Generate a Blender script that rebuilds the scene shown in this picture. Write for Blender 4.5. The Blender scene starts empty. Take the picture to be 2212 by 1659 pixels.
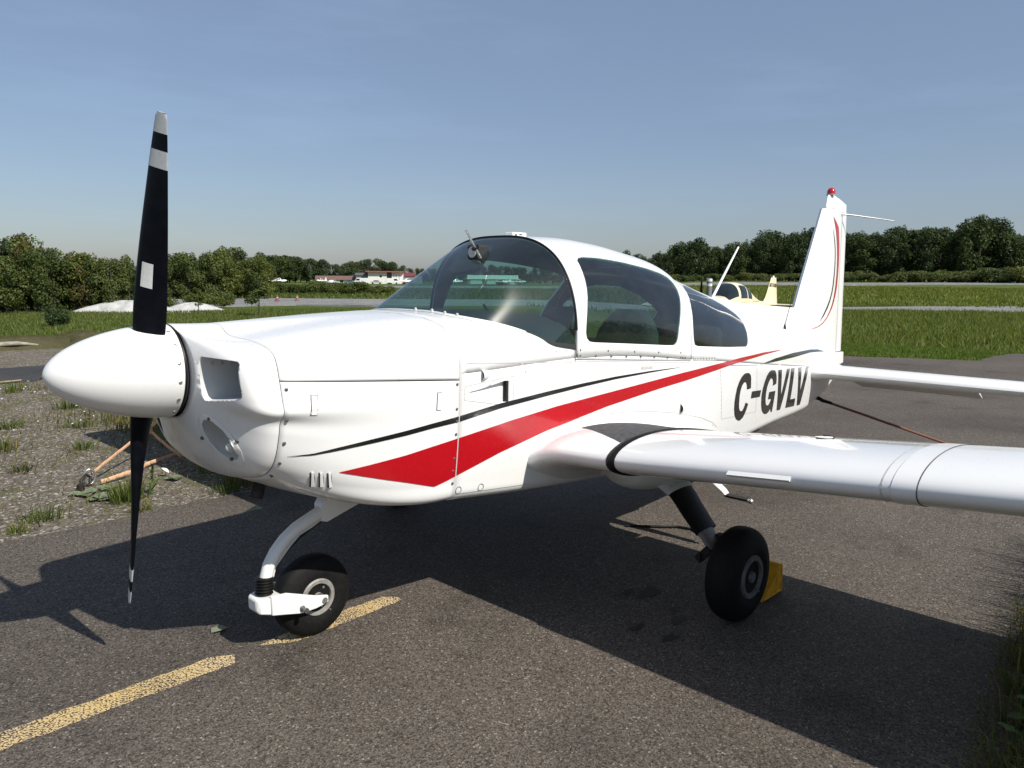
import bpy, bmesh, math, random
import numpy as np
from mathutils import Vector, Matrix
from mathutils.geometry import tessellate_polygon
from bpy_extras.object_utils import world_to_camera_view

random.seed(11)
rng = np.random.default_rng(7)
S = bpy.context.scene
COL = S.collection

# ------------------------------------------------------------------ camera
cam_data = bpy.data.cameras.new('camera')
cam_data.sensor_width = 36.0
cam_data.lens = 1683.347 / 2212 * 36.0
cam_data.clip_start = 0.05
cam_data.clip_end = 6000
cam = bpy.data.objects.new('camera', cam_data)
COL.objects.link(cam)
_az, _pi, _ro = math.radians(46.1793), math.radians(8.0214), math.radians(0.3822)
fw = Vector((math.sin(_az) * math.cos(_pi), math.cos(_az) * math.cos(_pi), -math.sin(_pi)))
rt = Vector((math.cos(_az), -math.sin(_az), 0))
up = rt.cross(fw)
R_ = rt * math.cos(_ro) + up * math.sin(_ro)
U_ = up * math.cos(_ro) - rt * math.sin(_ro)
cam.matrix_world = Matrix(((R_.x, U_.x, -fw.x, -0.75626), (R_.y, U_.y, -fw.y, -2.84736), (R_.z, U_.z, -fw.z, 1.55454), (0, 0, 0, 1)))
S.camera = cam

# ------------------------------------------------------------------ sky and sun
SUN_EL = 44.3
SUN_DIR = Vector((0.05, -math.cos(math.radians(SUN_EL)), math.sin(math.radians(SUN_EL)))).normalized()
world = bpy.data.worlds.new('World')
S.world = world
world.use_nodes = True
wn = world.node_tree
wn.nodes.clear()
sky = wn.nodes.new('ShaderNodeTexSky')
sky.sky_type = 'NISHITA'
sky.sun_disc = False
sky.sun_elevation = math.radians(SUN_EL)
sky.sun_rotation = math.atan2(SUN_DIR.x, SUN_DIR.y)
sky.altitude = 100
sky.air_density = 1.0
sky.dust_density = .7
sky.ozone_density = 2.0
bg = wn.nodes.new('ShaderNodeBackground')
bg.inputs['Strength'].default_value = 0.052
# thin summer haze over the whole sky: paler towards the horizon, with faint high cloud
hz = wn.nodes.new('ShaderNodeBackground')
tc = wn.nodes.new('ShaderNodeTexCoord'); sx = wn.nodes.new('ShaderNodeSeparateXYZ')
wn.links.new(tc.outputs['Generated'], sx.inputs[0])
hr = wn.nodes.new('ShaderNodeValToRGB')
for i, (p_, c_) in enumerate(((0.0, (.030, .044, .095)), (.10, (.085, .104, .160)), (.5, (.120, .148, .200)))):
    if i > 1: hr.color_ramp.elements.new(p_)
    hr.color_ramp.elements[i].position = p_; hr.color_ramp.elements[i].color = c_ + (1,)
wn.links.new(sx.outputs['Z'], hr.inputs[0])
mp_ = wn.nodes.new('ShaderNodeMapping'); mp_.inputs['Scale'].default_value = (1.2, 1.2, 7.0)
wn.links.new(tc.outputs['Generated'], mp_.inputs[0])
cn = wn.nodes.new('ShaderNodeTexNoise'); cn.inputs['Scale'].default_value = 2.3; cn.inputs['Detail'].default_value = 6; cn.inputs['Roughness'].default_value = .6
wn.links.new(mp_.outputs[0], cn.inputs['Vector'])
cs_ = wn.nodes.new('ShaderNodeMapRange'); cs_.inputs[1].default_value = .5; cs_.inputs[2].default_value = .85; cs_.inputs[3].default_value = 1.0; cs_.inputs[4].default_value = 1.4
wn.links.new(cn.outputs[0], cs_.inputs[0])
wn.links.new(hr.outputs[0], hz.inputs[0]); wn.links.new(cs_.outputs[0], hz.inputs[1])
ad = wn.nodes.new('ShaderNodeAddShader')
wo = wn.nodes.new('ShaderNodeOutputWorld')
wn.links.new(sky.outputs[0], bg.inputs[0])
wn.links.new(bg.outputs[0], ad.inputs[0]); wn.links.new(hz.outputs[0], ad.inputs[1])
wn.links.new(ad.outputs[0], wo.inputs[0])
sun_data = bpy.data.lights.new('sun', 'SUN')
sun_data.energy = 5.0
sun_data.angle = math.radians(0.55)
sun_data.color = (1.0, 0.95, 0.87)
sun = bpy.data.objects.new('sun', sun_data)
COL.objects.link(sun)
sun.rotation_euler = SUN_DIR.to_track_quat('Z', 'Y').to_euler()
S.view_settings.view_transform = 'Standard'
S.view_settings.look = 'None'
S.view_settings.exposure = 0.25
S.view_settings.gamma = 1.0
S.view_settings.use_curve_mapping = False

# ------------------------------------------------------------------ helpers
def tag(o, label=None, cat=None, group=None, kind=None):
    if label: o['label'] = label
    if cat: o['category'] = cat
    if group: o['group'] = group
    if kind: o['kind'] = kind
    return o

def empty(name, loc=(0, 0, 0), rz=0.0):
    o = bpy.data.objects.new(name, None)
    o.empty_display_size = 0.2
    COL.objects.link(o)
    o.location = loc
    o.rotation_euler = (0, 0, rz)
    return o

def link_mesh(name, me, parent=None, mat=None, smooth=None):
    o = bpy.data.objects.new(name, me)
    COL.objects.link(o)
    if mat is not None and len(me.materials) == 0:
        for m in (mat if isinstance(mat, (list, tuple)) else [mat]):
            me.materials.append(m)
    if parent is not None:
        o.parent = parent
    if smooth is not None:
        me.shade_smooth()
        if smooth < 180:
            me.set_sharp_from_angle(angle=math.radians(smooth))
    return o

def obj(name, verts, faces, mat, parent=None, smooth=None):
    me = bpy.data.meshes.new(name)
    me.from_pydata([tuple(v) for v in verts], [], [tuple(f) for f in faces])
    me.update()
    return link_mesh(name, me, parent, mat, smooth)

def bm_obj(name, bm, mat, parent=None, smooth=None, recalc=True):
    if recalc:
        bmesh.ops.recalc_face_normals(bm, faces=bm.faces)
    me = bpy.data.meshes.new(name)
    bm.to_mesh(me)
    bm.free()
    return link_mesh(name, me, parent, mat, smooth)

def np_mesh(name, V, F):
    """V (n,3), F (m,k) fast mesh"""
    me = bpy.data.meshes.new(name)
    V = np.ascontiguousarray(V, np.float32)
    F = np.ascontiguousarray(F, np.int32)
    m, k = F.shape
    me.vertices.add(len(V))
    me.vertices.foreach_set('co', V.ravel())
    me.loops.add(m * k)
    me.loops.foreach_set('vertex_index', F.ravel())
    me.polygons.add(m)
    me.polygons.foreach_set('loop_start', np.arange(0, m * k, k, dtype=np.int32))
    me.polygons.foreach_set('loop_total', np.full(m, k, np.int32))
    me.update(calc_edges=True)
    me.validate()
    return me

class MB:
    """collects primitive shapes for one mesh"""
    def __init__(s):
        s.v, s.f = [], []
    def add(s, v, f):
        b = len(s.v)
        s.v += [tuple(p) for p in v]
        s.f += [tuple(i + b for i in q) for q in f]
        return s
    def box(s, c, d, rot=None):
        P = [Vector((x * d[0] / 2, y * d[1] / 2, z * d[2] / 2)) for z in (-1, 1) for y in (-1, 1) for x in (-1, 1)]
        if rot is not None: P = [rot @ p for p in P]
        P = [p + Vector(c) for p in P]
        return s.add(P, [(0, 2, 3, 1), (4, 5, 7, 6), (0, 1, 5, 4), (2, 6, 7, 3), (0, 4, 6, 2), (1, 3, 7, 5)])
    def tube(s, pts, r, n=10, cap=True, flat=None):
        pts = [Vector(p) for p in pts]
        rs = r if isinstance(r, (list, tuple)) else [r] * len(pts)
        V, F = [], []
        ref = None
        for i, p in enumerate(pts):
            t = (pts[min(i + 1, len(pts) - 1)] - pts[max(i - 1, 0)]).normalized()
            if ref is None:
                ref = Vector((0, 0, 1)) if abs(t.z) < .9 else Vector((1, 0, 0))
            a = (ref - t * ref.dot(t)).normalized()
            b = t.cross(a)
            ref = a
            for j in range(n):
                th = 2 * math.pi * j / n
                V.append(p + (a * math.cos(th) + b * math.sin(th) * (flat or 1)) * rs[i])
        for i in range(len(pts) - 1):
            for j in range(n):
                F.append((i * n + j, i * n + (j + 1) % n, (i + 1) * n + (j + 1) % n, (i + 1) * n + j))
        if cap:
            F.append(tuple(reversed(range(n))))
            F.append(tuple((len(pts) - 1) * n + j for j in range(n)))
        return s.add(V, F)
    def lathe(s, o, axis, prof, n=24):
        """prof: (distance along axis, radius)"""
        o = Vector(o); ax = Vector(axis).normalized()
        a = (Vector((0, 0, 1)) if abs(ax.z) < .9 else Vector((1, 0, 0)))
        a = (a - ax * a.dot(ax)).normalized(); b = ax.cross(a)
        V, F = [], []
        for d, r in prof:
            for j in range(n):
                th = 2 * math.pi * j / n
                V.append(o + ax * d + (a * math.cos(th) + b * math.sin(th)) * r)
        for i in range(len(prof) - 1):
            for j in range(n):
                F.append((i * n + j, i * n + (j + 1) % n, (i + 1) * n + (j + 1) % n, (i + 1) * n + j))
        F.append(tuple(reversed(range(n))))
        F.append(tuple((len(prof) - 1) * n + j for j in range(n)))
        return s.add(V, F)
    def prism(s, poly, e):
        """poly: list of 3-D points, extruded along vector e"""
        n = len(poly); e = Vector(e)
        P = [Vector(p) for p in poly]
        V = P + [p + e for p in P]
        F = [tuple(range(n)), tuple(reversed(range(n, 2 * n)))]
        F += [(i, i + n, (i + 1) % n + n, (i + 1) % n) for i in range(n)]
        return s.add(V, F)
    def build(s, name, mat, parent=None, smooth=None):
        bm = bmesh.new()
        vs = [bm.verts.new(p) for p in s.v]
        for f in s.f:
            try: bm.faces.new([vs[i] for i in f])
            except ValueError: pass
        return bm_obj(name, bm, mat, parent, smooth)

def loft(secs, closed=True, cap=True):
    n = len(secs[0]); V = [tuple(p) for s in secs for p in s]; F = []
    for i in range(len(secs) - 1):
        for j in range(n if closed else n - 1):
            k = (j + 1) % n
            F.append((i * n + j, i * n + k, (i + 1) * n + k, (i + 1) * n + j))
    if cap and closed:
        F.append(tuple(reversed(range(n)))); F.append(tuple((len(secs) - 1) * n + j for j in range(n)))
    return V, F

def bevel(o, w, seg=2):
    m = o.modifiers.new('bevel', 'BEVEL'); m.width = w; m.segments = seg; m.limit_method = 'ANGLE'
    return o

# ------------------------------------------------------------------ materials
MATS = {}
class NT:
    def __init__(s, name):
        s.m = bpy.data.materials.new(name); s.m.use_nodes = True
        s.t = s.m.node_tree; s.t.nodes.clear()
        s.out = s.t.nodes.new('ShaderNodeOutputMaterial')
    def n(s, typ, **kw):
        nd = s.t.nodes.new('ShaderNode' + typ)
        for k, v in kw.items():
            if k.startswith('_'): setattr(nd, k[1:], v)
            else:
                key = k.replace('__', ' ')
                nd.inputs[int(key[1:]) if key[0] == 'i' and key[1:].isdigit() else key].default_value = v
        return nd
    def l(s, a, b): s.t.links.new(a, b)
    def ramp(s, fac, stops, interp='LINEAR'):
        r = s.t.nodes.new('ShaderNodeValToRGB'); r.color_ramp.interpolation = interp
        e = r.color_ramp.elements
        while len(e) < len(stops): e.new(0.5)
        for i, (p, c) in enumerate(stops):
            e[i].position = p; e[i].color = tuple(c) + (1,) if len(c) == 3 else c
        s.l(fac, r.inputs[0]); return r.outputs[0]
    def mix(s, fac, a, b, mode='MIX'):
        m = s.t.nodes.new('ShaderNodeMix'); m.data_type = 'RGBA'; m.blend_type = mode
        for sock, val in ((m.inputs[0], fac), (m.inputs[6], a), (m.inputs[7], b)):
            if hasattr(val, 'links') or isinstance(val, bpy.types.NodeSocket): s.l(val, sock)
            else: sock.default_value = val if isinstance(val, (int, float)) else tuple(val) + ((1,) if len(val) == 3 else ())
        return m.outputs[2]
    def coord(s): return s.n('TexCoord').outputs['Object']
    def noise(s, co, scale, detail=3, rough=.55, out=0):
        nd = s.n('TexNoise', Scale=scale, Detail=detail, Roughness=rough); s.l(co, nd.inputs['Vector']); return nd.outputs[out]
    def bump(s, h, strength, dist):
        b = s.n('Bump', Strength=strength, Distance=dist); s.l(h, b.inputs['Height']); return b.outputs[0]
    def princ(s, color, rough=.5, metal=0, normal=None, coat=0, spec=.5):
        p = s.n('BsdfPrincipled', Roughness=rough if isinstance(rough, (int, float)) else .5, Metallic=metal)
        p.inputs['Coat Weight'].default_value = coat
        p.inputs['Coat Roughness'].default_value = .04
        p.inputs['Specular IOR Level'].default_value = spec
        if isinstance(color, bpy.types.NodeSocket): s.l(color, p.inputs['Base Color'])
        else: p.inputs['Base Color'].default_value = tuple(color) + (1,)
        if not isinstance(rough, (int, float)): s.l(rough, p.inputs['Roughness'])
        if normal is not None: s.l(normal, p.inputs['Normal'])
        s.l(p.outputs[0], s.out.inputs[0]); return p

def simple(name, color, rough=.5, metal=0, coat=0, var=.12, scale=40, bump=0, bdist=.001, spec=.5):
    t = NT(name); co = t.coord(); nz = t.noise(co, scale, 4)
    c = t.ramp(nz, [(.3, [x * (1 - var) for x in color]), (.7, [min(1, x * (1 + var)) for x in color])])
    nrm = t.bump(nz, bump, bdist) if bump else None
    t.princ(c, rough, metal, nrm, coat, spec)
    MATS[name] = t.m; return t.m

def paint(name, color, rough=.32, coat=.6, wav=.05, dirt=.04):
    t = NT(name); co = t.coord()
    big = t.noise(co, 2.2, 4, .6); fine = t.noise(co, 55, 3)
    c = t.ramp(big, [(.3, [x * (1 - dirt) for x in color]), (.72, color)])
    spk = t.ramp(t.noise(co, 160, 2), [(.70, (0, 0, 0)), (.78, (1, 1, 1))])
    c = t.mix(spk, c, [x * .95 for x in color])
    rr = t.ramp(fine, [(.3, (rough * .8,) * 3), (.7, (rough * 1.2,) * 3)])
    nr = t.bump(t.noise(co, 5.5, 2), wav, .01)
    t.princ(c, rr, 0, nr, coat)
    MATS[name] = t.m; return t.m

def glass(name, tint, refl_rough=.02, gl=.9):
    t = NT(name); co = t.coord()
    tr = t.n('BsdfTransparent'); tr.inputs[0].default_value = tuple(tint) + (1,)
    g = t.n('BsdfGlossy', Roughness=refl_rough); g.inputs[0].default_value = (gl, gl, gl, 1)
    lw = t.n('LayerWeight', Blend=.5); pw = t.n('Math', _operation='POWER'); t.l(lw.outputs['Facing'], pw.inputs[0]); pw.inputs[1].default_value = 4.6
    f = t.n('MapRange'); t.l(pw.outputs[0], f.inputs[0]); f.inputs[3].default_value = .08; f.inputs[4].default_value = 1.0
    nr = t.bump(t.noise(co, 3.0, 2), .04, .01)
    t.l(nr, g.inputs['Normal'])
    # dust film
    d = t.n('BsdfDiffuse'); d.inputs[0].default_value = (.5, .52, .5, 1)
    dm = t.ramp(t.noise(co, 6, 5, .7), [(.35, (.004,) * 3), (.8, (.03,) * 3)])
    m1 = t.n('MixShader'); t.l(dm, m1.inputs[0]); t.l(tr.outputs[0], m1.inputs[1]); t.l(d.outputs[0], m1.inputs[2])
    m2 = t.n('MixShader'); t.l(f.outputs[0], m2.inputs[0]); t.l(m1.outputs[0], m2.inputs[1]); t.l(g.outputs[0], m2.inputs[2])
    # fine wiping scratches: a weak broad lobe that catches the sun
    g2 = t.n('BsdfGlossy', Roughness=.24); g2.inputs[0].default_value = (1, 1, .97, 1); g2.inputs['Anisotropy'].default_value = .55; t.l(nr, g2.inputs['Normal'])
    m3 = t.n('MixShader'); m3.inputs[0].default_value = .022; t.l(m2.outputs[0], m3.inputs[1]); t.l(g2.outputs[0], m3.inputs[2])
    t.l(m3.outputs[0], t.out.inputs[0])
    MATS[name] = t.m; return t.m

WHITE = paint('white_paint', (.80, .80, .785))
WINGG = paint('glossy_wing_white_paint', (.78, .78, .77), .18, .7, .05, .05)
WINGW = paint('wing_white_paint', (.78, .78, .765), .34, .35, .05, .05)
GREYW = paint('grey_white_paint', (.62, .63, .62), .5, .1)  # greyed white; on duct and elevator the grey is painted-in shade
RED = paint('red_paint', (.44, .006, .012), .25, .5, .03, .08)
BLACKP = paint('black_paint', (.012, .012, .013), .22, .7, .03, .1)
PROPB = simple('propeller_black', (.004, .005, .008), .4, 0, 0, .3, 25, spec=.10)
PROPG = simple('propeller_grey_white', (.60, .61, .60), .5, 0, 0, .08, 70)
STICK = simple('white_sticker', (.72, .72, .70), .45, 0, 0, .05, 70)
RUBBER = simple('rubber', (.007, .007, .007), .7, 0, 0, .35, 60, .2, .001, .2)
SEAL = simple('black_seal', (.007, .007, .007), .45, 0, 0, .2, 30, spec=.25)
DARK = simple('dark_interior', (.018, .019, .02), .8)
LINER = simple('cabin_lining', (.10, .12, .12), .85)
SEATM = simple('grey_seat_cloth', (.028, .03, .032), .9, 0, 0, .2, 90, .2, .002)
METAL = simple('bare_metal', (.55, .55, .53), .35, .9, 0, .15, 60)
RIMD = simple('shaded_main_rim_grey', (.13, .13, .128), .5, .3, 0, .25, 40)  # darker rim copy: shadow at the main wheels put into the colour
RIMM = simple('wheel_rim_grey', (.30, .29, .265), .5, .35, 0, .25, 40)
SCREW = simple('screw_steel', (.16, .16, .155), .4, .7, 0, .4, 300)
SEAML = simple('panel_gap', (.10, .10, .10), .7)
SOFTSEAM = simple('soft_panel_line', (.46, .46, .45), .6)
GRIT = simple('walkway_grit', (.055, .057, .06), .85, 0, 0, .45, 45, .5, .003)
YELLOWP = simple('yellow_plastic', (.72, .36, .012), .45, 0, 0, .1, 20)
LENS = glass('lamp_glass', (.9, .92, .92), .03)
GLASS = glass('tinted_glass', (.50, .73, .68), .012)
GLASSD = glass('dark_tinted_glass', (.46, .56, .57), .012)
REDLENS = simple('red_beacon_lens', (.42, .006, .008), .15, 0, .8, .1, 30)
EXH = simple('exhaust_steel', (.035, .03, .027), .6, .6, 0, .5, 30)
ROPE = simple('rope_brown', (.19, .085, .055), .9, 0, 0, .4, 200, .6, .003)
STRAPM = simple('faded_orange_webbing', (.60, .36, .22), .85, 0, 0, .22, 35, .3, .002)
CREAM = paint('cream_paint', (.74, .66, .46), .35, .4)
BROWNST = simple('brown_stripe', (.16, .09, .06), .5)

# ------------------------------------------------------------------ terrain, ground and roads
def lerp_tab(x, P):
    if x <= P[0][0]: return P[0][1]
    for (a, b), (c, d) in zip(P[:-1], P[1:]):
        if x <= c:
            t = (x - a) / (c - a); t = t * t * (3 - 2 * t); return b + (d - b) * t
    return P[-1][1]
TA = [(16.3, 0), (31, -1.0), (60, -1.05), (120, -.95), (200, -.75), (230, -.45), (300, -.2), (420, -.2)]
TB = [(22, 0), (60, -.3), (310, -2.5), (400, -2.6)]
def terrain(x, y):
    r = math.hypot(x, y); th = math.degrees(math.atan2(y, x))
    if th < -60: th = -60
    w = min(1, max(0, (th - 27) / 14)); w = w * w * (3 - 2 * w)
    if x < 0: w = 1
    if y < -30: return 0.0 if r < 60 else -.3
    return lerp_tab(r, TA) * (1 - w) + lerp_tab(r, TB) * w

def mat_ground_grass(name, c1, c2, c3, sc):
    t = NT(name); co = t.coord()
    mp = t.n('Mapping'); mp.inputs['Scale'].default_value = (1, 1, 1); t.l(co, mp.inputs[0])
    a = t.noise(mp.outputs[0], sc, 6, .65); b = t.noise(mp.outputs[0], sc * 9, 5, .7); d = t.noise(mp.outputs[0], sc * .13, 3)
    c = t.ramp(a, [(.3, c1), (.55, c2), (.75, c3)])
    c = t.mix(t.ramp(d, [(.4, (0, 0, 0)), (.65, (.6,) * 3)]), c, c3)
    c = t.mix(.65, c, t.ramp(b, [(.3, (.35,) * 3), (.7, (1.0,) * 3)]), 'MULTIPLY')
    nr = t.bump(b, .9, .12)
    t.princ(c, .95, 0, nr, 0, .1)
    MATS[name] = t.m; return t.m
GRASSG = mat_ground_grass('grass_ground', (.045, .085, .014), (.095, .15, .026), (.15, .165, .05), .9)

def mat_asphalt(name, base, var=1.0, tint=(1, 1, 1)):
    t = NT(name); co = t.coord()
    v = t.n('TexVoronoi', Scale=150.0); t.l(co, v.inputs['Vector'])
    v2 = t.n('TexVoronoi', Scale=330.0); t.l(co, v2.inputs['Vector'])
    sep = t.n('SeparateColor'); t.l(v.outputs['Color'], sep.inputs[0])
    sep2 = t.n('SeparateColor'); t.l(v2.outputs['Color'], sep2.inputs[0])
    stone = t.ramp(sep.outputs[0], [(0, [base * .35 * k for k in tint]), (.4, [base * .9 * k for k in tint]), (.85, [base * 1.25 * k for k in tint]), (.97, [base * 1.55 * k for k in tint]), (.995, [base * 3.0, base * 2.9, base * 2.6])])
    small = t.ramp(sep2.outputs[1], [(0, (.55,) * 3), (.7, (1.1,) * 3), (1, (1.6,) * 3)])
    c = t.mix(1.0, stone, small, 'MULTIPLY')
    big = t.ramp(t.noise(co, .55, 5, .62), [(.28, (.64,) * 3), (.5, (1.0,) * 3), (.75, (1.25,) * 3)])
    c = t.mix(1.0, c, big, 'MULTIPLY')
    stain = t.ramp(t.noise(co, 1.9, 4, .55), [(.57, (1,) * 3), (.74, (.62,) * 3)])
    c = t.mix(1.0, c, stain, 'MULTIPLY')
    hgt = t.mix(.5, v.outputs['Distance'], v2.outputs['Distance'])
    nr = t.bump(hgt, .5, .004)
    t.princ(c, .82, 0, nr, 0, .28)
    MATS[name] = t.m; return t, c, nr
TASPH, ASPHC, ASPHN = mat_asphalt('asphalt', .080, 1, (1.19, 1.0, .82))
ASPH = TASPH.m
mat_asphalt('pale_asphalt', .21, 1, (1.02, 1.0, .97)); PALEASPH = MATS['pale_asphalt']
mat_asphalt('dark_asphalt', .05); DARKASPH = MATS['dark_asphalt']

def mat_dirt():
    t = NT('gravelly_dirt'); co = t.coord()
    v = t.n('TexVoronoi', Scale=60.0); t.l(co, v.inputs['Vector'])
    sep = t.n('SeparateColor'); t.l(v.outputs['Color'], sep.inputs[0])
    a = t.noise(co, 7, 6, .65); g = t.noise(co, 1.6, 5, .6)
    c = t.ramp(sep.outputs[0], [(0, (.075, .062, .048)), (.5, (.15, .128, .10)), (.9, (.23, .20, .165)), (.985, (.48, .46, .42))])
    c = t.mix(.7, c, t.ramp(a, [(.3, (.55,) * 3), (.7, (1.15,) * 3)]), 'MULTIPLY')
    gm = t.ramp(t.mix(.5, g, t.noise(co, 9, 5, .7)), [(.50, (0, 0, 0)), (.60, (.75,) * 3)])
    c = t.mix(gm, c, (.085, .088, .032))
    nr = t.bump(t.mix(.5, a, v.outputs['Distance']), .8, .02)
    t.princ(c, .95, 0, nr, 0, .15); MATS['dirt'] = t.m; return t.m
DIRT = mat_dirt()

def sheet(name, polygon, z, mat, step=None, conform=False, lab=None):
    """flat polygon, cut into a grid and laid on the terrain when conform"""
    bm = bmesh.new()
    vs = [bm.verts.new((x, y, 0)) for x, y in polygon]
    bm.faces.new(vs)
    if conform:
        x0, x1 = min(p[0] for p in polygon), max(p[0] for p in polygon)
        y0, y1 = min(p[1] for p in polygon), max(p[1] for p in polygon)
        for ax, (a, b) in enumerate(((x0, x1), (y0, y1))):
            n = max(1, int((b - a) / step))
            for i in range(1, n):
                p = [0, 0, 0]; p[ax] = a + (b - a) * i / n
                nn = [0, 0, 0]; nn[ax] = 1
                bmesh.ops.bisect_plane(bm, geom=bm.verts[:] + bm.edges[:] + bm.faces[:], plane_co=p, plane_no=nn)
        for v in bm.verts: v.co.z = terrain(v.co.x, v.co.y)
    for v in bm.verts: v.co.z += z
    for f in bm.faces:
        if f.normal.z < 0: f.normal_flip()
    if conform:                                                       # short skirt so that the edge meets the grass
        be = [e for e in bm.edges if e.is_boundary]
        ex = bmesh.ops.extrude_edge_only(bm, edges=be)
        for v in ex['geom']:
            if isinstance(v, bmesh.types.BMVert): v.co.z -= .6
    o = bm_obj(name, bm, mat, None, 30 if conform else None, recalc=False)
    for p in o.data.polygons:
        if p.normal.z < 0: p.flip()
    tag(o, lab, None, None, 'structure'); return o

# the grass field: one big sheet out to the horizon
def field_sheet():
    rr = [0, 4, 8, 12, 16, 18, 20, 22, 24, 26, 28, 30, 33, 37, 42, 48, 55, 63, 75, 90, 110, 135, 160, 185, 200, 215, 230, 250, 275, 300, 340, 400, 600, 1100, 2400]
    n = 144; V, F = [], []
    for r in rr:
        for j in range(n):
            th = 2 * math.pi * j / n; x, y = r * math.cos(th), r * math.sin(th)
            bumpy = 0 if r < 18 or r > 500 else (.05 + .0006 * r) * math.sin(x * .61 + y * .23) * math.cos(y * .47 - x * .19)
            V.append((x, y, terrain(x, y) - .03 + min(0, bumpy)))
    for i in range(len(rr) - 1):
        for j in range(n):
            k = (j + 1) % n; F.append((i * n + j, (i + 1) * n + j, (i + 1) * n + k, i * n + k))
    F = [f if f[0] >= n else (f[1], f[2], f[3]) for f in F]
    o = obj('grass_field', V, F, GRASSG, None, 180); tag(o, 'green airfield grass reaching out to the trees', None, None, 'structure')
field_sheet()
sheet('dirt_ground', [(-14, 2.1), (14, 2.1), (14, 7.5), (6.3, 9.4), (3.4, 9.9), (-14, 9.9)], -.014, DIRT, lab='gravelly dirt verge with sparse weeds left of the aeroplane')
sheet('dirt_patch', [(-14, 11.6), (2.9, 11.6), (5.0, 13.2), (4.2, 15.0), (-14, 15.3)], -.014, DIRT, lab='strip of bare dirt beyond the dark asphalt strip')
sheet('asphalt_strip', [(-14, 9.75), (2.5, 9.75), (3.6, 11.8), (-14, 11.8)], -.008, DARKASPH, lab='narrow dark asphalt strip far left behind the spinner')

# asphalt apron with a ragged edge to the dirt and the near verge
def ragged(p, q, n, amp):
    out = []
    for i in range(n):
        t = i / n
        nx, ny = -(q[1] - p[1]), q[0] - p[0]; L = math.hypot(nx, ny)
        a = random.uniform(-amp, amp)
        out.append((p[0] + (q[0] - p[0]) * t + nx / L * a, p[1] + (q[1] - p[1]) * t + ny / L * a))
    return out
apron = []
for p, q, n, a in [((-12, 2.26), (2.9, 2.27), 90, .025), ((2.9, 2.27), (4.8, 6.0), 8, .05), ((4.8, 6.0), (13.2, 5.6), 10, .05), ((13.2, 5.6), (14.9, 2.82), 10, .05),
                   ((14.9, 2.82), (15.9, .9), 14, .04), ((15.9, .9), (20.6, 1.1), 14, .05), ((20.6, 1.1), (28, 1.5), 4, .05), ((28, 1.5), (28, -14), 1, 0),
                   ((28, -14), (4.6, -14), 1, 0), ((4.6, -14), (4.3, -2.17), 3, .05), ((4.3, -2.17), (2.8, -2.33), 12, .03), ((2.8, -2.33), (1.85, -2.44), 10, .03),
                   ((1.85, -2.44), (1.3, -3.1), 8, .03), ((1.3, -3.1), (1.2, -12), 3, .05), ((1.2, -12), (-12, -12), 1, 0), ((-12, -12), (-12, 2.26), 1, 0)]:
    apron += ragged(p, q, n, a)
def apron_sheet():
    bm = bmesh.new(); vs = [bm.verts.new((x, y, terrain(x, y) if x > 16 else 0)) for x, y in apron]
    tri = tessellate_polygon([[Vector((x, y, 0)) for x, y in apron]])
    for t in tri:
        try: bm.faces.new([vs[i] for i in t])
        except ValueError: pass
    for x in (16.2, 18, 20, 22, 24, 26):
        bmesh.ops.bisect_plane(bm, geom=bm.verts[:] + bm.edges[:] + bm.faces[:], plane_co=(x, 0, 0), plane_no=(1, 0, 0))
    for v in bm.verts: v.co.z = terrain(v.co.x, v.co.y)
    o = bm_obj('asphalt_apron', bm, ASPH, None, None, recalc=False)
    for p in o.data.polygons:
        if p.normal.z < 0: p.flip()
    tag(o, 'worn grey brown asphalt apron under the white aeroplane', None, None, 'structure')
apron_sheet()
TAXI = [(15.5, 35.6), (21.2, 34.1), (25, 29.6), (34, 26.2), (49.1, 27.55), (60.4, 20.2), (66.2, 14.7), (69, 9), (72, -10), (90, -12), (83, 11.5), (76.3, 17.3), (66.7, 22.6), (54, 30.6), (40, 36), (33, 42), (28.1, 48.2), (19, 52)]
sheet('taxiway', TAXI, .03, PALEASPH, 3.0, True, lab='pale grey taxiway crossing the grass')
sheet('runway', [(30, 96), (50.7, 88), (61.8, 80.5), (95, 86), (150, 96), (173, 90), (201.9, 71.7), (252, 45), (270, 0), (330, 0), (310, 56.4), (233.1, 83.2), (206, 110), (170, 125), (120, 122), (89.7, 117.6), (66.4, 118.7), (36, 128)], .14, PALEASPH, 6.0, True, lab='pale runway strip along the foot of the trees')

# yellow line, flaked paint on the asphalt (asphalt shows through where the paint is gone)
def mat_line():
    t = NT('worn_yellow_line'); co = t.coord()
    v = t.n('TexVoronoi', Scale=130.0); t.l(co, v.inputs['Vector'])
    nz = t.noise(co, 150, 4, .65); big = t.noise(co, 5, 3)
    m = t.mix(.45, nz, v.outputs['Distance']); m = t.mix(.22, m, big)
    mask = t.ramp(m, [(.475, (1, 1, 1)), (.56, (0, 0, 0))])
    c = t.ramp(nz, [(.3, (.44, .30, .11)), (.7, (.70, .53, .24))])
    wear = t.ramp(t.noise(co, 2.5, 3), [(.35, (0, 0, 0)), (.7, (1, 1, 1))])
    c = t.mix(wear, c, (.60, .47, .30))
    p = t.princ(c, .75, 0, t.bump(nz, .4, .004), 0, .3)
    tr = t.n('BsdfTransparent'); ms = t.n('MixShader')
    t.l(mask, ms.inputs[0]); t.l(tr.outputs[0], ms.inputs[1]); t.l(p.outputs[0], ms.inputs[2]); t.l(ms.outputs[0], t.out.inputs[0])
    return t.m
LINEM = mat_line()
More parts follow.
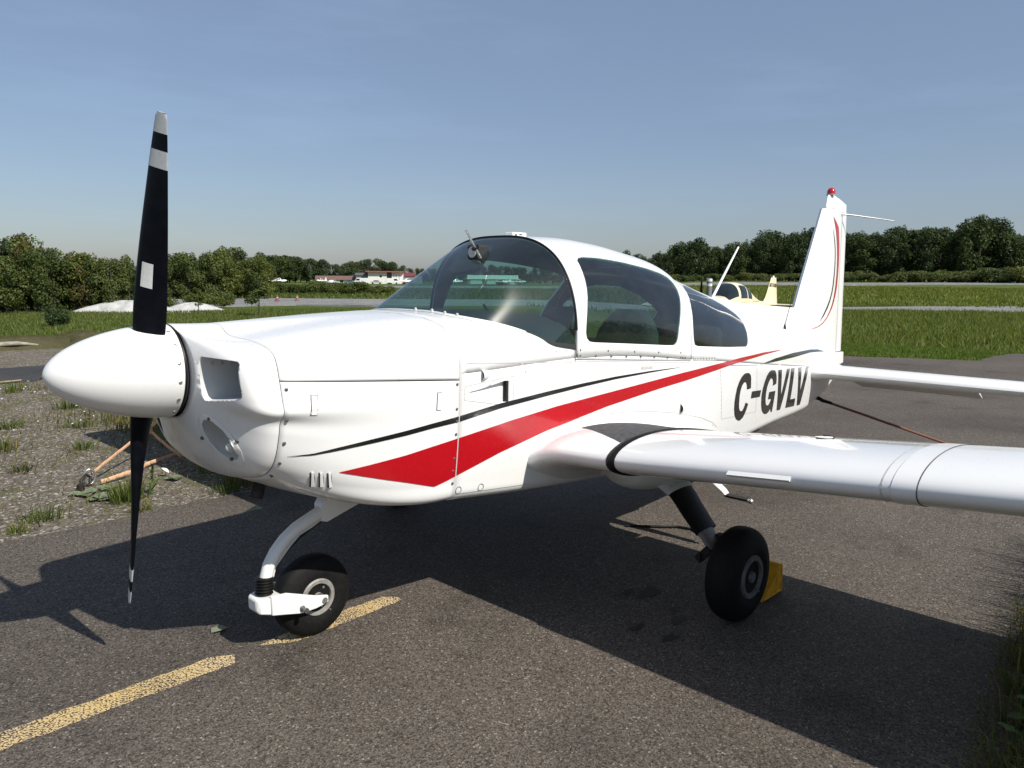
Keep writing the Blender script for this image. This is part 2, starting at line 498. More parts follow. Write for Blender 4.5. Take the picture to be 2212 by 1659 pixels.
def line_piece(P):
    bm = bmesh.new(); vs = [bm.verts.new((x, y, .004)) for x, y in P]; bm.faces.new(vs)
    bmesh.ops.triangulate(bm, faces=bm.faces[:])
    o = bm_obj('yellow_line_marking', bm, LINEM, None, None, recalc=False)
    for p in o.data.polygons:
        if p.normal.z < 0: p.flip()
    tag(o, None, None, None, 'structure'); return o
o = line_piece([(-1.6, .09)] + ragged((-.4, .095), (.58, .095), 30, .006) + [(.63, .05), (.60, -.015)] + ragged((.58, -.02), (-.4, -.02), 30, .006) + [(-1.6, -.02)]); o['label'] = 'long worn yellow line painted on the asphalt before the nose wheel'
o = line_piece([(.74, .05)] + ragged((.84, .075), (1.43, .095), 20, .006) + [(1.455, .04), (1.45, .0)] + ragged((1.40, -.012), (.84, -.03), 20, .006)); o['label'] = 'short worn yellow line piece under the nose wheel'
o = line_piece([(2.35, 9.55), (2.75, 9.62), (2.8, 9.78), (2.3, 9.7)]); 
o.location = (-.42, .18, .004); o['label'] = 'yellow mark on the dark asphalt strip at far left'
# oil stains
STAINM = simple('oil_stain', (.012, .012, .012), .6, 0, 0, .3, 20)
def blob(name, cx, cy, rx, ry, lab, seed):
    r2 = random.Random(seed); n = 44; P = []
    ph = [r2.uniform(0, 6.28) for _ in range(4)]
    for i in range(n):
        th = 2 * math.pi * i / n; k = 1 + .2 * math.sin(2 * th + ph[0]) + .16 * math.sin(3 * th + ph[1]) + .12 * math.sin(5 * th + ph[2]) + r2.uniform(-.2, .2)
        P.append((cx + rx * k * math.cos(th), cy + ry * k * math.sin(th), .0025))
    o = obj(name, P, [tuple(range(n))], STAINM); tag(o, lab, None, None, 'structure')
for i, (x, y, rx, ry, lab) in enumerate(((2.36, -.80, .075, .045, 'black oil stain on the asphalt left of the main wheel'), (2.30, -.72, .05, .018, 'thin oil streak beside the black stain'), (2.20, -1.07, .045, .03, 'dark oil blot just left of the main wheel foot'), (2.0, -.98, .04, .022, 'small oil spot in the wing shadow left of the main wheel'), (2.02, -1.14, .055, .02, 'faint oil smear in the wing shadow nearer the viewer'), (2.27, -1.0, .025, .02, 'tiny oil drip between the larger stains'))):
    blob('oil_stain', x, y, rx, ry, lab, i + 1)

# ------------------------------------------------------------------ the white aeroplane: skin shape
def spl(xs, ys):
    n = len(xs); h = [xs[i + 1] - xs[i] for i in range(n - 1)]; d = [(ys[i + 1] - ys[i]) / h[i] for i in range(n - 1)]
    m = [0.0] * n
    for i in range(1, n - 1):
        if d[i - 1] * d[i] > 0:
            w1, w2 = 2 * h[i] + h[i - 1], h[i] + 2 * h[i - 1]; m[i] = (w1 + w2) / (w1 / d[i - 1] + w2 / d[i])
    m[0], m[-1] = d[0], d[-1]
    def f(x):
        if x <= xs[0]: return ys[0] + m[0] * (x - xs[0])
        if x >= xs[-1]: return ys[-1] + m[-1] * (x - xs[-1])
        i = 0
        while x > xs[i + 1]: i += 1
        t = (x - xs[i]) / h[i]
        return (2 * t**3 - 3 * t * t + 1) * ys[i] + (t**3 - 2 * t * t + t) * h[i] * m[i] + (-2 * t**3 + 3 * t * t) * ys[i + 1] + (t**3 - t * t) * h[i] * m[i + 1]
    return f
Wd = spl([1.36, 1.7, 2.1, 3.0, 3.45, 4.03, 4.6, 5.5, 5.9, 6.35, 6.5], [.522, .53, .533, .535, .515, .45, .36, .21, .145, .075, .045])
Zb = spl([1.36, 1.8, 2.4, 3.0, 4.1, 4.6, 5.5, 5.9, 6.35, 6.5], [.605, .56, .515, .49, .465, .462, .445, .48, .58, .66])
Z0 = spl([1.36, 2.1, 3.42, 4.0, 5.0, 6.0, 6.35], [1.15, 1.165, 1.05, .985, .875, .775, .745])
TopD = spl([1.36, 1.6, 2.1], [1.385, 1.387, 1.36])
TopC = spl([2.1, 2.35, 2.6, 2.85, 3.1, 3.3, 3.5, 3.7, 3.9, 4.2, 4.6, 5.46, 6.1, 6.48], [1.7427, 1.7448, 1.7298, 1.697, 1.6551, 1.586, 1.5363, 1.4895, 1.4488, 1.3668, 1.2839, 1.1116, .9424, .8524])
Nn = spl([2.1, 3.0, 3.5, 4.2, 5.0, 6.3], [2.8, 2.55, 2.3, 2.1, 2.0, 2.0])
def upper(x, a, deck=False, off=0.0):
    w = Wd(x) + off; z0 = Z0(x); t = (TopD if deck else TopC)(x) + off; n = 3.2 if deck else Nn(x); th = a * math.pi / 2
    return (x, -w * max(0, math.cos(th))**(2 / n), z0 + (t - z0) * math.sin(th)**(2 / n))
def lower(x, a, off=0.0):
    w = Wd(x) + off; z0 = Z0(x); zb = Zb(x) - off; wb = w * .93; r = min(.06, wb * .5)
    if a <= .5:
        t = a / .5; return (x, -(w + (wb - w) * t * t), z0 + (zb + r - z0) * t)
    if a <= .75:
        th = (a - .5) / .25 * math.pi / 2; return (x, -(wb - r + r * math.cos(th)), zb + r - r * math.sin(th))
    t = (a - .75) / .25; return (x, -(wb - r) * (1 - t), zb)
S1 = [(0, 1.366), (-.06, 1.358), (-.131, 1.325), (-.292, 1.315), (-.40, 1.297), (-.44, 1.277), (-.46, 1.244), (-.475, 1.19), (-.49, 1.126), (-.499, 1.083), (-.47, 1.047), (-.458, 1.0), (-.431, .925), (-.387, .868), (-.31, .829), (-.16, .80), (0, .79)]
S2 = [(0, 1.385), (-.08, 1.385), (-.16, 1.383), (-.31, 1.370), (-.424, 1.338), (-.488, 1.291), (-.515, 1.237), (-.521, 1.20), (-.522, 1.12), (-.520, 1.05), (-.517, .97), (-.512, .90), (-.501, .78), (-.491, .70), (-.468, .623), (-.35, .605), (0, .605)]
def cr(P, t):
    n = len(P) - 1; f = min(max(t, 0), 1) * n; i = min(int(f), n - 1); u = f - i
    q = [P[max(i - 1, 0)], P[i], P[i + 1], P[min(i + 2, n)]]
    return tuple(.5 * (2 * b + (c - a) * u + (2 * a - 5 * b + 4 * c - d) * u * u + (3 * b - a - 3 * c + d) * u**3) for a, b, c, d in zip(*q))
def cowl(x, s):
    t = (x - .58) / .78; e = 1 - (1 - t)**2
    a, b = cr(S1, s), cr(S2, s)
    return (x, a[0] * (1 - e) + b[0] * e, a[1] * (1 - e) + b[1] * e)
def bowl(u, s):
    a = s * math.pi; ry, rz = -.17 * math.sin(a), 1.2 + .17 * math.cos(a)
    wq = math.exp(-((s - .42) / .20)**2); v = (1 - (1 - u)**6) * wq + (1 - (1 - u)**2) * (1 - wq)
    p = cr(S1, s)
    return (.41 + .17 * u, ry * (1 - v) + p[0] * v, rz * (1 - v) + p[1] * v)
_sec = {}
def yhalf(x, z):
    """half width of the skin at side-view point (x, z)"""
    k = round(x / .003)
    if k not in _sec:
        X = k * .003
        if X < 1.36: pts = [cowl(X, i / 150)[1:] for i in range(151)]
        else: pts = [upper(X, i / 60, X < 2.08)[1:] for i in range(60, -1, -1)] + [lower(X, i / 60)[1:] for i in range(1, 61)]
        _sec[k] = pts
    best = 0.0
    pts = _sec[k]
    for (y0, z0), (y1, z1) in zip(pts[:-1], pts[1:]):
        if (z0 - z) * (z1 - z) <= 0 and z0 != z1:
            y = y0 + (y1 - y0) * (z - z0) / (z1 - z0)
            if y < best: best = y
    return -best
def on_skin(x, z, off=.002):
    return (x, -(yhalf(x, z) + off), z)

def grid_bm(us, vs, fn):
    bm = bmesh.new(); V = [[bm.verts.new(fn(u, v)) for v in vs] for u in us]
    for i in range(len(us) - 1):
        for j in range(len(vs) - 1):
            q = [V[i][j], V[i + 1][j], V[i + 1][j + 1], V[i][j + 1]]
            try: bm.faces.new(q)
            except ValueError: pass
    return bm
def inside(p, poly):
    x, y = p; c = False; n = len(poly)
    for i in range(n):
        (x1, y1), (x2, y2) = poly[i], poly[i - 1]
        if (y1 > y) != (y2 > y) and x < (x2 - x1) * (y - y1) / (y2 - y1) + x1: c = not c
    return c
def cut_polygon(bm, poly, ax, pred):
    """cuts the outline poly (given in the plane of axes ax) into faces passing pred; returns the faces inside"""
    i0, i1 = ax; i2 = 3 - i0 - i1
    lo = [min(p[k] for p in poly) for k in (0, 1)]; hi = [max(p[k] for p in poly) for k in (0, 1)]
    def sel():
        out = []
        for f in bm.faces:
            cs = [(v.co[i0], v.co[i1]) for v in f.verts]
            if max(c[0] for c in cs) < lo[0] - .002 or min(c[0] for c in cs) > hi[0] + .002 or max(c[1] for c in cs) < lo[1] - .002 or min(c[1] for c in cs) > hi[1] + .002: continue
            if pred(f.calc_center_median()): out.append(f)
        return out
    for i in range(len(poly)):
        a, b = poly[i], poly[(i + 1) % len(poly)]
        nn = [0, 0, 0]; nn[i0] = b[1] - a[1]; nn[i1] = -(b[0] - a[0])
        co = [0, 0, 0]; co[i0], co[i1] = a
        if abs(nn[i0]) + abs(nn[i1]) < 1e-9: continue
        fs = []
        # only faces near this edge
        mlo = [min(a[k], b[k]) - .012 for k in (0, 1)]; mhi = [max(a[k], b[k]) + .012 for k in (0, 1)]
        for f in sel():
            cs = [(v.co[i0], v.co[i1]) for v in f.verts]
            if max(c[0] for c in cs) < mlo[0] or min(c[0] for c in cs) > mhi[0] or max(c[1] for c in cs) < mlo[1] or min(c[1] for c in cs) > mhi[1]: continue
            fs.append(f)
        g = set(fs)
        for f in fs: g.update(f.edges); g.update(f.verts)
        if g: bmesh.ops.bisect_plane(bm, geom=list(g), plane_co=co, plane_no=nn, dist=1e-5)
    return [f for f in sel() if inside((f.calc_center_median()[i0], f.calc_center_median()[i1]), poly)]
def split_out(bm, faces):
    """moves faces into a new bmesh"""
    nb = bmesh.new(); m = {}
    for f in faces:
        for v in f.verts:
            if v not in m: m[v] = nb.verts.new(v.co)
        nb.faces.new([m[v] for v in f.verts])
    bmesh.ops.delete(bm, geom=faces, context='FACES')
    return nb
def mirror(bm, weld=True):
    r = bmesh.ops.duplicate(bm, geom=bm.verts[:] + bm.edges[:] + bm.faces[:])
    for e in r['geom']:
        if isinstance(e, bmesh.types.BMVert): e.co.y = -e.co.y
    bmesh.ops.reverse_faces(bm, faces=[e for e in r['geom'] if isinstance(e, bmesh.types.BMFace)])
    if weld: bmesh.ops.remove_doubles(bm, verts=bm.verts[:], dist=4e-4)
def orient(bm, c=None):
    bmesh.ops.recalc_face_normals(bm, faces=bm.faces)
    # outward check on the largest y
    f = max(bm.faces, key=lambda f: abs(f.calc_center_median().y))
    if f.normal.y * f.calc_center_median().y < 0: bmesh.ops.reverse_faces(bm, faces=bm.faces[:])
def shell(name, bm, mats, parent, th=.012, angle=35, flip=None):
    orient(bm)
    o = bm_obj(name, bm, mats, parent, angle, recalc=False)
    m = o.modifiers.new('solid', 'SOLIDIFY'); m.thickness = th; m.offset = -1; m.material_offset = 1 if isinstance(mats, list) else 0; m.material_offset_rim = 0
    return o
def lin(a, b, n): return [a + (b - a) * i / (n - 1) for i in range(n)]
def flip_copy(o, name=None):
    """starboard twin of a part (mirrored mesh)"""
    me = o.data.copy(); me.name = o.data.name
    for v in me.vertices: v.co.y = -v.co.y
    me.flip_normals()
    c = bpy.data.objects.new(name or o.name.split('.')[0], me); COL.objects.link(c); c.parent = o.parent
    for m in o.modifiers:
        k = c.modifiers.new(m.name, m.type)
        for a in ('thickness', 'offset', 'material_offset', 'material_offset_rim', 'width', 'segments', 'limit_method'):
            if hasattr(m, a):
                try: setattr(k, a, getattr(m, a))
                except Exception: pass
    return c

PL = empty('light_aircraft')
tag(PL, 'white single engine low wing aeroplane with red and black stripes and black propeller', 'aeroplane')

# window outlines in side view
WIN = [(2.231, 1.622), (2.255, 1.637), (2.30, 1.6435), (2.42, 1.642), (2.54, 1.633), (2.66, 1.622), (2.887, 1.594), (3.02, 1.568), (3.082, 1.546), (3.105, 1.518), (3.103, 1.475), (3.085, 1.43), (3.059, 1.385), (3.025, 1.32), (2.997, 1.265), (2.980, 1.214), (2.967, 1.188), (2.944, 1.175), (2.883, 1.177), (2.559, 1.204), (2.215, 1.232), (2.185, 1.238), (2.166, 1.255), (2.160, 1.280), (2.169, 1.345), (2.191, 1.425), (2.208, 1.49), (2.217, 1.54), (2.223, 1.585)]
RWIN = [(3.335, 1.500), (3.50, 1.490), (3.74, 1.425), (3.94, 1.352), (4.045, 1.300), (4.062, 1.265), (4.051, 1.230), (4.030, 1.185), (3.995, 1.131), (3.970, 1.108), (3.935, 1.099), (3.579, 1.122), (3.20, 1.152), (3.165, 1.162), (3.152, 1.195), (3.158, 1.276), (3.190, 1.371), (3.238, 1.441), (3.28, 1.482)]

# --- fuselage skin (port half, then mirrored)
def fuselage():
    bm = grid_bm(lin(1.362, 6.5, 120), lin(0, 1, 40), lower)
    deck = grid_bm(lin(1.362, 2.09, 20), lin(0, 1, 36), lambda x, a: upper(x, a, True))
    xa = lambda a: 3.128 + .095 * a * a
    tail = grid_bm(lin(0, 1, 90), lin(0, 1, 48), lambda t, a: upper(xa(a) + (6.5 - xa(a)) * t, a))
    glassb = split_out(tail, cut_polygon(tail, RWIN, (0, 2), lambda c: True))
    for b in (deck, tail):
        me = bpy.data.meshes.new('tmp'); b.to_mesh(me); b.free(); bm.from_mesh(me); bpy.data.meshes.remove(me)
    # flush inlet on the port side
    NACA = [(1.402, 1.068), (1.45, 1.0755), (1.491, 1.081), (1.564, 1.093), (1.618, 1.101), (1.639, 1.099), (1.639, 1.006), (1.615, 1.008), (1.50, 1.038)]
    mirror(bm)
    hole = cut_polygon(bm, NACA, (0, 2), lambda c: c.y < -.3)
    bmesh.ops.delete(bm, geom=hole, context='FACES')
    fus = shell('fuselage', bm, [WHITE, LINER], PL)
    # inlet duct
    b = MB(); n = len(NACA)
    out = [on_skin(x, z, .0) for x, z in NACA]
    inn = [(x, y + .003 + .024 * max(0, (x - 1.41) / .23), z) for x, y, z in out]
    b.add(out + inn, [(i, (i + 1) % n, (i + 1) % n + n, i + n) for i in range(n) if i != 4] + [tuple(range(n, 2 * n))])
    b.build('air_inlet', WHITE, fus, 30)
    d = MB(); d.add([(1.641, -.527, 1.101), (1.641, -.527, 1.004), (1.633, -.502, 1.005), (1.633, -.502, 1.099)], [(0, 1, 2, 3)])
    d.add([(1.632, -.5235, 1.0995), (1.6385, -.5275, 1.0995), (1.6385, -.5275, 1.0055), (1.632, -.5235, 1.0065)], [(0, 1, 2, 3)])
    d.build('inlet_opening', DARK, fus)
    # raised lip plate round the inlet
    L = [(1.389, 1.098), (1.67, 1.118), (1.671, 1.003), (1.636, .991), (1.386, 1.041)]
    for i in range(5):
        skin_line(L[i], L[(i + 1) % 5], .0022, SOFTSEAM, fus, 'panel_seam')
    # rear side windows
    gm = glassb
    g2 = gm.copy()
    for v in g2.verts: v.co.y = -v.co.y
    bmesh.ops.reverse_faces(g2, faces=g2.faces[:])
    for q in (gm, g2):
        for v in q.verts: v.co.y *= .992
        orient(q); bm_obj('rear_window', q, GLASSD, PL, 180, recalc=False)
    return fus

def skin_line(p, q, w, mat, parent, name, off=.0014, n=None):
    """thin strip that follows the skin from p to q in side view"""
    n = n or max(2, int(math.hypot(q[0] - p[0], q[1] - p[1]) / .05) + 1)
    L = math.hypot(q[0] - p[0], q[1] - p[1]); nx, nz = -(q[1] - p[1]) / L * w / 2, (q[0] - p[0]) / L * w / 2
    V = []
    for t in lin(0, 1, n):
        x, z = p[0] + (q[0] - p[0]) * t, p[1] + (q[1] - p[1]) * t
        V += [on_skin(x + nx, z + nz, off), on_skin(x - nx, z - nz, off)]
    return obj(name, V, [(2 * i, 2 * i + 1, 2 * i + 3, 2 * i + 2) for i in range(n - 1)], mat, parent)
def skin_strip(name, up_, lo_, x0, x1, mat, parent, off=.0022, n=60):
    """paint band between two side-view curves"""
    def at(P, x):
        for (a, b), (c, d) in zip(P[:-1], P[1:]):
            if x <= c: return b + (d - b) * (x - a) / (c - a) if c > a else d
        return P[-1][1]
    V = []; rows = 5
    for x in lin(x0, x1, n):
        zu, zl = at(up_, x), at(lo_, x)
        for r in range(rows): 
            z = zu + (zl - zu) * r / (rows - 1); V.append(on_skin(x, z, off))
    F = [(i * rows + r, i * rows + r + 1, (i + 1) * rows + r + 1, (i + 1) * rows + r) for i in range(n - 1) for r in range(rows - 1)]
    return obj(name, V, F, mat, parent, 180)
def skin_poly(name, poly, mat, parent, off=.0022, step=.03):
    bm = bmesh.new(); vs = [bm.verts.new((x, 0, z)) for x, z in poly]
    for t in tessellate_polygon([[Vector((x, z, 0)) for x, z in poly]]):
        try: bm.faces.new([vs[i] for i in t])
        except ValueError: pass
    for ax in (0, 2):
        a0, a1 = min(v.co[ax] for v in bm.verts), max(v.co[ax] for v in bm.verts); n = int((a1 - a0) / step) + 1
        for i in range(1, n):
            p = [0, 0, 0]; p[ax] = a0 + (a1 - a0) * i / n; nn = [0, 0, 0]; nn[ax] = 1
            bmesh.ops.bisect_plane(bm, geom=bm.verts[:] + bm.edges[:] + bm.faces[:], plane_co=p, plane_no=nn)
    for v in bm.verts: v.co = on_skin(v.co.x, v.co.z, off)
    o = bm_obj(name, bm, mat, parent, None, recalc=False)
    if o.data.polygons[0].normal.y > 0: o.data.flip_normals()
    return o
_screw = {}
def stud(name, p, nrm, r, mat, parent, h=.002):
    key = (name, r, mat.name)
    if key not in _screw:
        b = MB(); b.lathe((0, 0, 0), (0, 0, 1), [(-.004, r), (h * .6, r), (h, r * .7)], 10)
        o = b.build(name, mat, parent, 50); _screw[key] = o.data
    else:
        o = bpy.data.objects.new(name, _screw[key]); COL.objects.link(o); o.parent = parent
    o.location = p; o.rotation_euler = Vector(nrm).to_track_quat('Z', 'Y').to_euler()
    return o

FUS = fuselage()

# registration letters, traced as flat paint on the port side
LET = {
 'C': [(3.937,.928),(3.98,.922),(4.01,.906),(4.024,.881),(4.034,.816),(3.965,.816),(3.959,.838),(3.946,.859),(3.923,.87),(3.897,.87),(3.866,.853),(3.847,.825),(3.839,.788),(3.843,.738),(3.855,.706),(3.875,.686),(3.898,.678),(3.923,.68),(3.944,.694),(3.958,.712),(3.965,.728),(4.016,.712),(4.0,.683),(3.979,.654),(3.948,.628),(3.907,.616),(3.876,.619),(3.829,.637),(3.793,.669),(3.774,.71),(3.764,.756),(3.77,.804),(3.783,.847),(3.813,.885),(3.848,.911),(3.891,.927)],
 '-': [(4.065,.791),(4.249,.778),(4.238,.733),(4.058,.745)],
 'G': [(4.496,.893),(4.543,.884),(4.576,.86),(4.595,.824),(4.598,.782),(4.519,.778),(4.521,.799),(4.505,.825),(4.474,.837),(4.445,.836),(4.411,.815),(4.382,.782),(4.371,.738),(4.378,.692),(4.395,.661),(4.421,.647),(4.456,.642),(4.485,.651),(4.505,.667),(4.514,.682),(4.44,.689),(4.449,.74),(4.594,.731),(4.577,.577),(4.548,.581),(4.526,.613),(4.5,.591),(4.459,.581),(4.411,.586),(4.365,.601),(4.323,.629),(4.294,.675),(4.279,.729),(4.287,.777),(4.316,.826),(4.358,.866),(4.405,.889),(4.451,.896)],
 'V': [(4.627,.88),(4.711,.875),(4.735,.732),(4.754,.673),(4.854,.867),(4.929,.862),(4.78,.565),(4.697,.571)],
 'L': [(4.969,.859),(5.059,.854),(5.025,.611),(5.164,.602),(5.163,.541),(4.922,.558)],
 'W': [(5.177,.846),(5.267,.839),(5.278,.704),(5.291,.642),(5.415,.829),(5.491,.824),(5.334,.527),(5.245,.533)]}
for k, P in LET.items():
    skin_poly('registration_letter', P, BLACKP, FUS, .003)

REDU = [(.817, .831), (1.099, .855), (1.221, .870), (1.36, .885), (1.669, .922), (1.972, .950), (2.51, .982), (3.04, 1.014), (3.46, 1.030), (3.82, 1.038), (4.26, 1.036), (4.60, 1.024), (4.738, 1.017)]
REDLO = [(.817, .829), (.997, .773), (1.109, .740), (1.249, .696), (1.366, .723), (1.611, .786), (1.902, .842), (2.35, .903), (2.80, .946), (3.335, .985), (3.6, 1.003), (3.9, 1.014), (4.272, 1.020), (4.738, 1.016)]
BLU = [(.619, .9190), (.709, .9185), (.795, .928), (.933, .941), (1.093, .954), (1.216, .966), (1.36, .978), (1.594, 1.006), (1.887, 1.026), (2.133, 1.039), (2.406, 1.049), (2.71, 1.0515), (3.014, 1.048)]
BLL = [(.619, .9180), (.710, .912), (.795, .916), (.934, .925), (1.094, .935), (1.217, .946), (1.36, .954), (1.595, .984), (1.888, 1.006), (2.135, 1.022), (2.407, 1.036), (2.71, 1.043), (3.015, 1.0475)]
skin_strip('red_stripe', REDU, REDLO, 1.364, 4.738, RED, FUS, n=110)
skin_strip('black_stripe', BLU, BLL, 1.364, 3.014, BLACKP, FUS, off=.0026, n=60)
B2U = [(4.193, .9605), (4.542, .972), (5.025, .971), (5.606, .952), (5.926, .929), (6.15, .895)]
B2L = [(4.193, .9595), (4.539, .949), (5.004, .938), (5.575, .930), (5.884, .912), (6.15, .893)]
skin_strip('black_tail_stripe', B2U, B2L, 4.193, 6.12, BLACKP, FUS, n=50)

# access door, seams, vents, fasteners on the port side
for p, q, m, w in [((3.492, 1.018), (4.123, .963), SEAML, .003), ((4.123, .963), (4.195, .635), SOFTSEAM, .0035), ((4.195, .635), (3.586, .671), SOFTSEAM, .0035),
                   ((2.10, 1.150), (3.12, 1.066), SOFTSEAM, .003), ((1.396, 1.194), (1.805, 1.165), SOFTSEAM, .003), ((1.805, 1.165), (2.068, 1.146), SOFTSEAM, .003),
                   ((5.955, .915), (5.80, .79), SOFTSEAM, .004), ((5.80, .79), (5.821, .612), SOFTSEAM, .004), ((1.366, .640), (1.82, .600), SOFTSEAM, .003), ((2.083, 1.205), (2.083, 1.146), SEAML, .006)]:
    skin_line(p, q, w, m, FUS, 'panel_seam')
for i in range(13):                                                # dashed hinge of the access door
    x = lin(3.492, 3.586, 14); z = lin(1.016, .671, 14)
    skin_line((x[i], z[i]), (x[i] + (x[i + 1] - x[i]) * .72, z[i] + (z[i + 1] - z[i]) * .72), .0045, SOFTSEAM, FUS, 'hinge')
def vent(x, z, L, H, parent):
    y = -yhalf(x, z); b = MB(); n = 10; V = [(x, y, z - H / 2), (x, y, z + H / 2)]
    secs = []
    for i in range(7):
        t = i / 6; k = math.sqrt(max(0, 1 - t * t)); secs.append([(x + L * t, y + .004 - (H * .42 * k + .004 * (1 - t)) * math.sin(math.pi * j / n), z + H / 2 * k * math.cos(math.pi * j / n)) for j in range(n + 1)])
    v, f = loft(secs, False); b.add(v, f); o = b.build('vent_scoop', WHITE, parent, 50)
    m = o.modifiers.new('solid', 'SOLIDIFY'); m.thickness = .002
    d = MB(); d.add([(x + .012, q[1] + .002, q[2]) for q in secs[0]], [tuple(range(n + 1))]); d.build('vent_opening', DARK, parent)
vent(1.478, 1.136, .052, .048, FUS); vent(3.036, .809, .07, .058, FUS)
# latch and sliding-rail plate behind the canopy
b = MB(); P = [(3.147, 1.099), (3.425, 1.077), (3.424, 1.052), (3.147, 1.073)]
b.prism([on_skin(x, z, .003) for x, z in P], (0, .006, 0)); o = b.build('rail_plate', SOFTSEAM, FUS)
for t in lin(.06, .94, 8): stud('rivet', on_skin(3.147 + .278 * t, 1.086 - .022 * t, .003), (0, -1, 0), .004, SCREW, FUS)
b = MB(); b.prism([on_skin(x, z, .002) for x, z in [(2.63, 1.082), (2.73, 1.076), (2.73, 1.063), (2.63, 1.066)]], (0, .004, 0)); b.build('step_plate', SOFTSEAM, FUS)
for x, z in [(1.383, .654), (1.51, .643)]:
    n = 20; V = []
    for r in (.014, .017):
        for i in range(n): V.append(on_skin(x + r * math.cos(2 * math.pi * i / n), max(z + r * math.sin(2 * math.pi * i / n), .62), .0016))
    obj('round_plug', V, [(i, (i + 1) % n, (i + 1) % n + n, i + n) for i in range(n)], SEAML, FUS)
for x, z in [(2.117, 1.236), (2.02, 1.205), (1.95, 1.206), (1.88, 1.235), (1.80, 1.268), (1.745, 1.13), (1.72, 1.165)]:
    if yhalf(x, z) > .2: stud('rivet', on_skin(x, z, .0), (0, -1, .2), .005, SOFTSEAM, FUS)
n_f = 15
FIL = [(1.806, .738), (1.847, .775), (1.945, .815), (2.109, .84), (2.333, .838), (2.529, .824), (2.741, .802), (2.972, .765), (3.15, .727), (3.304, .691), (3.468, .638), (3.53, .60)]
for (x, z) in FIL[1:-1]: stud('rivet', on_skin(x, z + .012, .0), (0, -1, 0), .0055, SOFTSEAM, FUS)
for p, q in zip(FIL[:-1], FIL[1:]): skin_line((p[0], p[1] + .028), (q[0], q[1] + .028), .003, SOFTSEAM, FUS, 'panel_seam')

# --- canopy
def canopy():
    xe = lambda a: 3.124 + .095 * a * a
    bm = grid_bm(lin(0, 1, 44), lin(0, 1, 52), lambda t, a: upper(2.098 + (xe(a) - 2.098) * t, a, off=.004))
    g = split_out(bm, cut_polygon(bm, WIN, (0, 2), lambda c: True))
    mirror(bm)
    can = shell('canopy', bm, [WHITE, LINER], PL, .016)
    g2 = g.copy()
    for v in g2.verts: v.co.y = -v.co.y
    bmesh.ops.reverse_faces(g2, faces=g2.faces[:])
    for q in (g, g2):
        for v in q.verts: v.co.y *= .991
        orient(q); bm_obj('side_window', q, GLASS, can, 180, recalc=False)
    # lower skirt with two rows of fasteners
    V = []
    xs = lin(2.088, 3.118, 12)
    for x in xs:
        for dz in (.0, -.006): V.append(on_skin(x, 1.163 - (x - 2.088) * .0815 + dz + .004, .006))
    obj('canopy_rail', V, [(2 * i, 2 * i + 1, 2 * i + 3, 2 * i + 2) for i in range(11)], SOFTSEAM, can)
    for x, z in [(2.117, 1.201), (2.334, 1.183), (2.558, 1.164), (2.78, 1.146), (3.001, 1.129), (2.096, 1.176), (2.117, 1.174), (2.238, 1.165), (2.363, 1.154), (2.49, 1.144), (2.617, 1.134), (2.743, 1.123), (2.871, 1.112), (2.999, 1.103), (3.023, 1.101), (3.048, 1.099)]:
        stud('rivet', (x, -(yhalf(x, z) + .004), z), (0, -1, .05), .0052, SCREW, can)
    # dark rubber strip round the front bow
    pts = [upper(2.094, a, off=.0) for a in lin(.08, 1, 40)]; pts = pts + [(x, -y, z) for x, y, z in reversed(pts[:-1])]
    MB().tube(pts, .0065, 8).build('bow_seal', SEAL, can, 60)
    # gps puck on the roof
    b = MB(); b.box((2.21, -.02, 1.757), (.105, .06, .022)); o = b.build('roof_antenna_box', WHITE, can); bevel(o, .006)
    b = MB(); b.box((2.18, -.0515, 1.754), (.012, .003, .010)); b.box((2.215, -.0515, 1.758), (.02, .003, .006)); b.build('box_mark', SEAML, can)
    return can
CAN = canopy()

